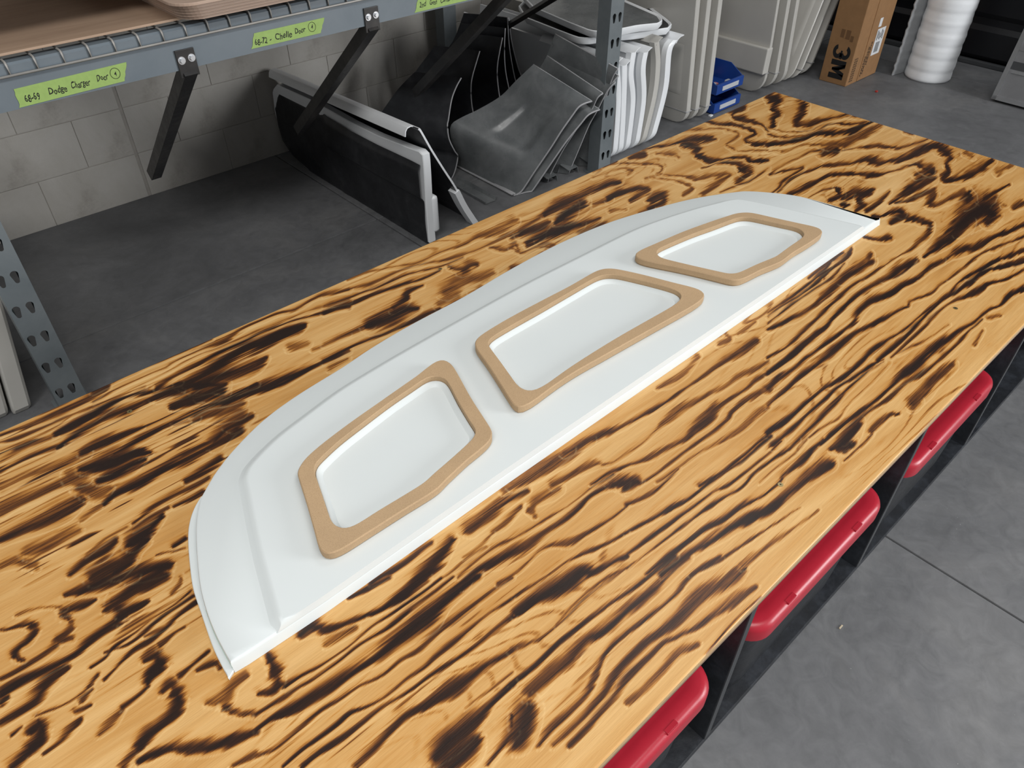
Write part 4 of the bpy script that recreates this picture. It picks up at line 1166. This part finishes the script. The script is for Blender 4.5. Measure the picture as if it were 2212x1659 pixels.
for k, (ne, fe, lb) in enumerate(stack):
    A_ = edge3d(ne, 2.345 - .004 * k, 2.205 - .006 * k); B_ = edge3d(fe, 2.76 - .004 * k, 2.50)
    A_[0][2] = .003; B_[0][2] = .003
    f = empty('grey_fender', (float(A_[0][0]), 2.5, 0), 'dusty grey fibreglass fender, ' + lb, 'car panel', 'grey fenders leaning on the upright')
    rows = []
    for i in range(44):
        L = []
        for j in range(30):
            t = j / 29; p = A_[i] * (1 - t) + B_[i] * t
            if k == 0:
                a = min(max((t - .20) / .05, 0), 1) * min(max((.66 - t) / .05, 0), 1); q = i / 43
                a *= min(max((q - .36) / .05, 0), 1) * min(max((.74 - q) / .05, 0), 1)
                p = p + np.array([.006, 0, -.008]) * a
            L.append(tuple(p))
        rows.append(L)
    sheet(rows, .0035, 'skin', M['grey_fender'], f)
    edge_tube([tuple(p + np.array([0, -.001, .001])) for p in A_], .0042 if k < 2 else .0034, 'raw_edge', M['edge_grey'], f)
    edge_tube([tuple(A_[-1] * (1 - t) + B_[-1] * t + np.array([0, 0, .001])) for t in np.linspace(0, 1, 8)], .003, 'ridge', M['edge_grey'], f)
    if k < 2:
        edge_tube([tuple(A_[0] * (1 - t) + B_[0] * t + np.array([-.004, 0, .006])) for t in np.linspace(0, 1, 8)], .006, 'foot_lip', M['edge_grey'], f)
    elif k < 5:
        x0, y0_, z0 = A_[0]
        sheet([[(x0 - .035 + a * .07, y0_ - .03 + b2 * .07, .048 * min(1, (1 - b2) * 6) * (1 if a < .95 else .2) * (.75 + .25 * b2) + .002) for b2 in (0, .4, .8, .95, 1)] for a in (0, .3, .6, .9, 1)], .003, 'foot_tab', M['grey_fender'], f)
# short channel offcut on the floor in front of the fan
oc = [at_z(978, 388, .01), at_z(1060, 434, .01)]
(ax, ay), (bx_, by_) = oc; dd = np.array([bx_ - ax, by_ - ay]); L_ = np.linalg.norm(dd); dd /= L_; pp = np.array([-dd[1], dd[0]])
prof = [(-.032, .014), (-.030, .002), (.028, .002), (.034, .020), (.031, .021), (.026, .005), (-.027, .005), (-.029, .015)]
o = MB().loops([[(ax + dd[0]*s_ + pp[0]*a, ay + dd[1]*s_ + pp[1]*a, z) for a, z in prof] for s_ in (0, L_)]).build('channel_offcut', M['grey_fender'])
tag(o, 'short grey channel strip lying on the floor below the grey fenders', 'strip')

# --- white panels on edge to the right of the upright
whites = [
 ([(1334,135),(1339,200),(1336,270),(1330,340)], 'first beside the steel upright'),
 ([(1352,140),(1351,200),(1348,270),(1343,338)], 'second from the steel upright'),
 ([(1372,112),(1366,160),(1370,225),(1357,328)], 'third from the steel upright'),
 ([(1398,112),(1392,150),(1393,220),(1376,325)], 'fourth from the steel upright'),
 ([(1421,90),(1424,140),(1416,210),(1389,318)], 'fifth from the steel upright, slightly cream'),
 ([(1463,86),(1449,110),(1441,190),(1418,280),(1408,304)], 'outermost, with a flared top edge')]
for k, (e, lb) in enumerate(whites):
    y0 = 2.285
    P = [at_y(x, y, y0) for x, y in e]; P = [(x, max(z, .0)) for x, z in P]
    P[-1] = (P[-1][0], 0.0)
    P = resample(np.array(catmull(P, 6)), 36)
    f = empty('white_body_panel', (float(P[-1][0]), 2.8, 0), 'white body panel standing on edge, ' + lb, 'car panel', 'white panels on edge')
    mt = M['cream_part'] if k == 4 else M['white_part']
    yb = 3.38
    rows = []
    for x, z in P:
        r = .05 * max(0, 1 - z / .06) ** 2
        rows.append([(x, y, z) for y in np.r_[y0 + r, np.linspace(y0 + .06, yb, 14)]])
    sheet(rows, .009, 'skin', mt, f)
    # the thick returned front edge
    rows = []
    for i, (x, z) in enumerate(P):
        r = .05 * max(0, 1 - z / .06) ** 2; w = .030 if k != 5 else .036
        rows.append([(x - w + .006, y0 + r + .03, z), (x - w + .010, y0 + r + .004, z), (x - .006, y0 + r - .002, z), (x + .003, y0 + r, z)])
    sheet(rows, .004, 'front_return', mt, f)
    x, z = P[0]
    top = [[(x + dx, y, z + dz) for dx, dz in ((-.012, -.012), (.0, .004), (.02, .014), (.045 if k == 5 else .03, .016))] for y in np.linspace(y0 - .004, y0 + .5, 8)]
    sheet(top, .004, 'top_flare', mt, f)
# --- two hoods lying on top of them
def flat_shell(name, px_pts, z, th, tilt, mats, label, group, dish=.02):
    L = [at_z(x, y, z) for x, y in px_pts]
    L = resample(np.array(L), 90, closed=True); c = L.mean(0)
    h = empty(name, (float(c[0]), float(c[1]), z), label, 'car panel', group)
    zt = lambda p: z + (p[1] - 2.3) * tilt
    MB().loops([[(x, y, zt((x, y)) - th) for x, y in offset_loop(L, -.010)], [(x, y, zt((x, y)) - th * .5) for x, y in L], [(x, y, zt((x, y))) for x, y in L], [(x, y, zt((x, y)) + .003) for x, y in offset_loop(L, -.004)], [(x, y, zt((x, y))) for x, y in offset_loop(L, -.009)], [(x, y, zt((x, y)) - th * .4) for x, y in offset_loop(L, -.016)]], False, False).build('rim', mats[0], h, auto=35)
    ins = []
    L2 = offset_loop(L, -.014)
    for q, s_ in ((1, 0), (.96, .4), (.90, .8), (.82, 1.0), (.6, 1.0), (.3, .9), (.02, .85)):
        ins.append([(c[0] + (x - c[0]) * q, c[1] + (y - c[1]) * q, zt((c[0] + (x - c[0]) * q, c[1] + (y - c[1]) * q)) - dish * s_ - .004) for x, y in L2])
    MB().loops(ins, False, True).build('inner_face', mats[1], h, smooth=True)
flat_shell('hood_skin', [(1134,43),(1200,67),(1246,83),(1270,85),(1302,80),(1378,72),(1445,61),(1452,52),(1440,42),(1380,0),(1340,-30),(1180,-40),(1120,20)], .545, .03, .02, (M['white_part'], M['black_inner']), 'black-faced white hood skin, the lower of two lying on the white panels', 'hood skins on top of the white panels')
flat_shell('hood_skin', [(1150,20),(1200,40),(1230,52),(1275,68),(1297,70),(1330,66),(1378,56),(1424,51),(1432,44),(1424,33),(1351,4),(1300,-30),(1180,-50),(1130,0)], .59, .03, .02, (M['white_part'], M['grey_fender']), 'dark-faced hood skin with rounded white rim, the upper of two lying on the white panels', 'hood skins on top of the white panels')

# --- cream panels on edge
def thick_panel(name, xb, xt, y0, y1, h, th, label, group, rfront=.09, seams=(), field=None, bulge=.0):
    """panel standing on edge, its rounded front edge at y0; xb/xt are bottom and top x of the left face"""
    f = empty(name, (xb, (y0 + y1) / 2, 0), label, 'car panel', group)
    P = []
    for k in range(9):
        a = math.radians(180 + 90 * k / 8); P.append((y0 + rfront + rfront * math.cos(a), rfront + rfront * math.sin(a)))
    P += [(y1, 0), (y1, h)]
    for k in range(5):
        a = math.radians(90 + 90 * k / 4); P.append((y0 + .05 + .05 * math.cos(a), h - .05 + .05 * math.sin(a)))
    P = resample(P, 120, closed=True)
    X = lambda z: xb + (xt - xb) * (z / h) + bulge * math.sin(math.pi * min(max(z / h, 0), 1))
    rg = []
    for d, x in ((-.010, 0.0), (-.003, .002), (0, .007), (0, th - .010), (-.006, th - .002), (-.014, th)):
        rg.append([(X(z) + x, y, max(z, 0.0)) for y, z in offset_loop(P, d)])
    MB().loops(rg).build('shell', M['cream_part'], f, auto=30)
    for z in seams:
        MB().bbox(X(z) - .0035, X(z) + th + .001, y0 - .0015, y1 - .02, z, z + .004, .0008).build('seam', M['edge_grey'], f)
    if field:
        ya, yb, za, zb = field
        R = []
        for i in range(18):
            row = []
            for j in range(18):
                y = ya + (yb - ya) * i / 17; z = za + (zb - za) * j / 17
                e = min(i, 17 - i, j, 17 - j)
                row.append((X(z) - (.0005 if e == 0 else .006 if e == 1 else .0045), y, z))
            R.append(row)
        sheet(R, .003, 'pressed_field', M['cream_part'], f)
    return f
gC = 'cream panels standing on edge right of the upright'
thick_panel('cream_body_panel', 3.405, 3.315, 2.31, 3.2, .82, .042, 'cream body panel on edge, the one next to the white panels with a pressed field', gC, .085, (.075,), (2.36, 2.62, .16, .42))
thick_panel('cream_body_panel', 3.468, 3.40, 2.300, 3.2, .80, .042, 'cream body panel on edge, middle one left of the blue bins', gC, .085, (.075,))
thick_panel('cream_body_panel', 3.545, 3.478, 2.288, 3.2, .80, .042, 'cream body panel on edge, touching the blue bins', gC, .085, (.075,))
gH = 'cream panels standing on edge behind the blue bins'
f = thick_panel('cream_body_panel', 4.105, 4.02, 2.285, 3.2, .85, .030, 'broad cream body panel on edge behind the blue bins, with a stepped lower half', gH, .11, (.125,))
MB().bbox(4.052, 4.108, 2.282, 3.18, .13, .272, .006).build('lower_step', M['cream_part'], f)
thick_panel('cream_body_panel', 4.205, 4.115, 2.280, 3.2, .85, .040, 'cream body panel on edge, second behind the blue bins', gH, .11, (.105,))
thick_panel('cream_body_panel', 4.300, 4.195, 2.275, 3.2, .85, .040, 'cream body panel on edge, third behind the blue bins', gH, .10)
gI = 'cream panels leaning towards the carton'
thick_panel('cream_body_panel', 4.395, 4.72, 2.285, 3.1, .85, .022, 'cream body panel leaning right, farthest from the carton', gI, .08, (), (2.33, 2.60, .14, .55))
thick_panel('cream_body_panel', 4.465, 4.79, 2.275, 3.1, .85, .022, 'cream body panel leaning right, middle of the leaning three', gI, .08, (.06,))
thick_panel('cream_body_panel', 4.575, 4.90, 2.280, 3.1, .85, .030, 'cream body panel leaning right beside the brown carton', gI, .08, (.075,))
gL = 'cream panels at the left edge'
thick_panel('cream_body_panel', -.045, .03, 2.325, 3.2, .40, .050, 'pale cream panel at the left edge of the picture, partly cut off', gL, .02)
thick_panel('cream_body_panel', .012, .082, 2.312, 3.2, .40, .056, 'smudged cream panel beside the left rack upright', gL, .02)

# --- blue hopper bins
def hopper(z0, label, dx=0.0, dy=0.0):
    x0, x1, y0, y1, h = 3.635 + dx, 3.885 + dx, 2.31 + dy, 2.60 + dy, .105
    b_ = empty('hopper_bin', ((x0 + x1) / 2, (y0 + y1) / 2, z0), label, 'bin', 'stacked blue bins')
    t = .004
    mb = MB().box(x0, x1, y0, y1, z0, z0 + t)
    prof = [(y0, z0), (y0, z0 + .055), (y0 + .085, z0 + h), (y1, z0 + h), (y1, z0)]
    for xa in (x0, x1 - t):
        mb.loops([[(xa, a, c2) for a, c2 in prof], [(xa + t, a, c2) for a, c2 in prof]])
    mb.box(x0, x1, y1 - t, y1, z0, z0 + h)
    mb.build('tub', M['blue_plastic'], b_)
    MB().bbox(x0, x1, y0 - .012, y0 + .003, z0 + .004, z0 + .057, .003).build('front_lip', M['blue_plastic'], b_)
    MB().bbox(x0 + .05, x1 - .05, y0 - .015, y0 - .011, z0 + .018, z0 + .042, .001).build('label_slot', M['clear_grey'], b_)
    return b_, (x0, x1, y0, y1)
hopper(0.0, 'blue plastic hopper bin on the floor, lower of the two stacked', .015, .006)
bb, (x0, x1, y0, y1) = hopper(.108, 'blue plastic hopper bin with small parts, upper of the two stacked')
for k in range(12):
    rx, ry = random.uniform(x0 + .03, x1 - .03), random.uniform(y0 + .03, y1 - .08)
    o = MB().bbox(rx - .018, rx + .018, ry - .010, ry + .010, .1135 + .004 * (k % 4), .124 + .006 * (k % 4), .003).build('small_part', M['clear_grey'] if k % 3 else M['pink'])
    o.location = (0, 0, 0)
    tag(o, 'small pale plastic part lying in the upper blue bin' if k % 3 else 'small pink plastic part lying in the upper blue bin', 'part', 'loose parts in the blue bin')

# --- brown carton with lettering
BX0, BX1, BY0, BY1, BH = 4.597, 4.955, 2.028, 2.203, 1.15
box = empty('carton', ((BX0 + BX1) / 2, (BY0 + BY1) / 2, 0), 'tall brown cardboard carton with large black lettering on its narrow side', 'carton')
MB().bbox(BX0, BX1, BY0, BY1, .0, BH, .004).build('body', M['carton'], box)
MB().bbox(BX0 + .13, BX1 + .002, BY0 - .004, BY0 + .002, .004, BH - .01, .0015).build('overlap_flap', M['carton'], box)
# letters on the narrow left side (x = BX0), reading upwards turned a quarter; a runs down the carton, c across it
def on_face(mb, poly):
    X = BX0 - .0006
    loop = [(X, 2.107 - (c - .075) * .74, .232 - a * .88) for a, c in poly]
    mb.loops([loop, [(X - .0006, y, z) for _, y, z in loop]])
mb = MB(); CW = .150
# three: two bowls of a bold numeral lying on its side
def arc(ca, cc, ra, rc, a0, a1, n=14): return [(ca + ra * math.cos(math.radians(a0 + (a1 - a0) * k / n)), cc + rc * math.sin(math.radians(a0 + (a1 - a0) * k / n))) for k in range(n + 1)]
def bowl(cc, sgn):
    n = 18
    # opens towards smaller a (top of the carton side), closed at the bottom
    a0, a1 = (200, -95) if sgn > 0 else (-20 + 180, 95 + 180 + 180)
    O, I = [], []
    for k in range(n + 1):
        th = math.radians(-78 + (200 + 78) * k / n)      # 0 = towards the middle of the numeral
        O.append((.052 + .050 * math.sin(math.radians(90) - 0) * 0 + .050 * math.cos(th - math.pi / 2 + math.pi / 2) * 1, cc))
    return O, I
def ring_seg(cc, r0, r1, t0, t1, n=20):
    """annular piece centred (a=.055, c=cc); angle 0 points down the carton, +90 to larger c"""
    P = []
    for k in range(n + 1):
        t = math.radians(t0 + (t1 - t0) * k / n); P.append((.055 + r1 * math.cos(t), cc + r1 * .95 * math.sin(t)))
    for k in range(n, -1, -1):
        t = math.radians(t0 + (t1 - t0) * k / n); P.append((.055 + r0 * math.cos(t), cc + r0 * .95 * math.sin(t)))
    return P
for cc, t0, t1 in ((.043, -165, 75), (.107, -75, 165)):
    n = 20
    for k in range(n):
        a, b2 = t0 + (t1 - t0) * k / n, t0 + (t1 - t0) * (k + 1) / n
        on_face(mb, ring_seg(cc, .017, .044, a, b2, 2))
on_face(mb, [(.046, .068), (.046, .082), (.100, .086), (.100, .064)])
mb.build('lettering', M['ink'], box)
mb = MB()
m0 = .108; mw = .120
for P in ([(m0, .012), (m0, .138), (m0 + .034, .138), (m0 + .034, .012)],):
    on_face(mb, P)
on_face(mb, [(m0 + mw, .012), (m0 + mw, .138), (m0 + mw - .034, .138), (m0 + mw - .034, .012)])
on_face(mb, [(m0 + .030, .138), (m0 + .058, .138 - .10), (m0 + .064, .138 - .10), (m0 + .064, .138 - .052), (m0 + .034, .138)])
on_face(mb, [(m0 + .018, .138), (m0 + .044, .138), (m0 + .066, .075), (m0 + .066, .030), (m0 + .052, .030)])
on_face(mb, [(m0 + mw - .018, .138), (m0 + mw - .044, .138), (m0 + mw - .066, .075), (m0 + mw - .066, .030), (m0 + mw - .052, .030)])
mb.build('lettering', M['ink'], box)
mb = MB()
for a0, a1, c0, c1 in ((-.085, -.035, .028, .058), (-.085, -.030, .072, .108), (-.055, -.02, .115, .14)):
    on_face(mb, [(a0, c0), (a0, c1), (a1, c1), (a1, c0)])
mb.build('tape_stain', M['carton_dark'], box)
def on_side(mb, a0, a1, b0, b1, lift=.0010):      # wide side y = BY0 ; a along x, b height
    y = BY0 - .0045 - lift
    mb.loops([[(a0, y, b0), (a1, y, b0), (a1, y, b1), (a0, y, b1)], [(a0, y + .0004, b0), (a1, y + .0004, b0), (a1, y + .0004, b1), (a0, y + .0004, b1)]])
lab = MB(); on_side(lab, BX0 + .213, BX0 + .314, .135, .288); lab = lab.build('paper_label', M['paper'], box)
mb = MB()
for k in range(5): on_side(mb, BX0 + .225 + .016 * k, BX0 + .232 + .016 * k, .222 + .008 * (k % 2), .278 - .010 * (k % 3), .0016)
for k in range(14): on_side(mb, BX0 + .235, BX0 + .285, .150 + .0043 * k, .1523 + .0043 * k, .0016)
mb.build('label_print', M['ink'], lab)['kind'] = 'stuff'
lb2 = MB(); on_side(lb2, BX0 + .205, BX0 + .240, .300, .350); lb2.build('torn_label', M['paper'], box)
mb = MB()
for a, z0, z1 in ((.145, .03, .15), (.163, .04, .20), (.182, .09, .22)):
    z = z0; k = 0
    while z < z1:
        w = .008 + .006 * ((k * 7) % 3); on_side(mb, BX0 + a, BX0 + a + .007, z, z + w); z += w + .004; k += 1
for a in (.030, .045, .060):
    z = .02
    while z < .16: 
        yb_ = BY0 - .0009
        mb.loops([[(BX0 + a, yb_, z), (BX0 + a + .006, yb_, z), (BX0 + a + .006, yb_, z + .01), (BX0 + a, yb_, z + .01)], [(BX0 + a, yb_ + .0004, z), (BX0 + a + .006, yb_ + .0004, z), (BX0 + a + .006, yb_ + .0004, z + .01), (BX0 + a, yb_ + .0004, z + .01)]]); z += .014
mb.build('small_print', M['ink'], box)['kind'] = 'stuff'

# --- roll of foam wrap with its loose end
rc = (5.135, 1.775); RR = .132
foam = empty('foam_roll', (rc[0], rc[1], 0), 'tall white roll of ridged foam wrap standing on the floor with a loose end', 'roll')
rings = []
for i in range(120):
    z = .0 + i * 1.25 / 119
    r = RR + .0017 * math.sin(z * 2 * math.pi / .080 + math.sin(z * 9)) + .0008 * math.sin(z * 2 * math.pi / .037 + 1)
    if z < .012: r -= (.012 - z) * .6
    rings.append([(rc[0] + r * math.cos(2*math.pi*k/56), rc[1] + r * math.sin(2*math.pi*k/56), z) for k in range(56)])
MB().loops(rings).build('roll_body', M['foam'], foam, auto=60)
ex, ey = at_z(1927, 164, 0)
rows = []
for i in range(60):
    z = .002 + i * 1.2 / 59
    rows.append([(ex + (rc[0] - .02 - ex) * t + .012 * math.sin(t * 3.1) + .003 * math.sin(z * 2 * math.pi / .088), ey + (rc[1] + RR - .004 - ey) * t + .003 * math.sin(z * 2 * math.pi / .05), z) for t in np.linspace(0, 1, 10)])
sheet(rows, .006, 'loose_end', M['foam_shaded'], foam)

# --- aluminium tool chest at the right edge
ch = empty('tool_chest', (5.15, .95, 0), 'grey aluminium chest with latch standing at the right edge of the picture', 'chest')
lean = .20
def pl(y, z, d=0.0): return (5.012 + z * lean - d, y, .014 + z)
def plate(name, y0, y1, z0, z1, d0, d1, mat):
    A = [pl(y, z, d0) for y, z in ((y0, z0), (y1, z0), (y1, z1), (y0, z1))]; B = [pl(y, z, d1) for y, z in ((y0, z0), (y1, z0), (y1, z1), (y0, z1))]
    return MB().loops([A, B]).build(name, mat, ch)
plate('body', .55, 1.338, 0, .72, -.12, .0, M['alu'])
for nm, a in (('bottom_trim', (.55, 1.343, 0, .022)), ('side_trim', (1.318, 1.343, .0, .72))):
    plate(nm, *a, -.002, .008, M['alu_bright'])
plate('groove_shade', .55, 1.318, .165, .205, .0005, .002, M['grey_edge'])  # dark strip on the surface, paints the shade of a groove
plate('lid_line', .55, 1.318, .262, .268, .0005, .004, M['alu_bright'])
plate('latch_plate', 1.15, 1.235, .212, .246, .0, .010, M['alu_bright'])
plate('latch_hook', 1.17, 1.215, .22, .238, .010, .018, M['bolt'])
plate('hinge_rib', 1.14, 1.285, .278, .298, .0, .012, M['alu_bright'])
plate('weld_bead', 1.23, 1.305, .148, .158, .0, .008, M['alu_bright'])
MB().box(5.02, 5.10, .56, 1.32, 0, .0135).build('shadow_gap_fill', M['ink'], ch)  # black filler that paints the shadow gap under the raised chest

# --- scraps on the floor
x, y = at_z(1893, 199, 0)
o = MB().bbox(x - .008, x + .008, y - .006, y + .007, 0, .009, .002).build('red_scrap', M['red_scrap']); tag(o, 'tiny red plastic scrap on the floor near the carton', 'scrap')
x, y = at_z(1535, 251, 0)
o = MB().bbox(x - .012, x + .012, y - .008, y + .008, 0, .008, .002).build('white_scrap', M['paper']); tag(o, 'small white paper scrap on the floor by the blue bins', 'scrap')
x, y = at_z(1816, 1355, 0)
o = MB().bbox(x - .007, x + .007, y - .002, y + .002, 0, .003, .001).build('wood_chip', M['chip']); tag(o, 'small wood chip on the bare floor in front of the bench', 'scrap')
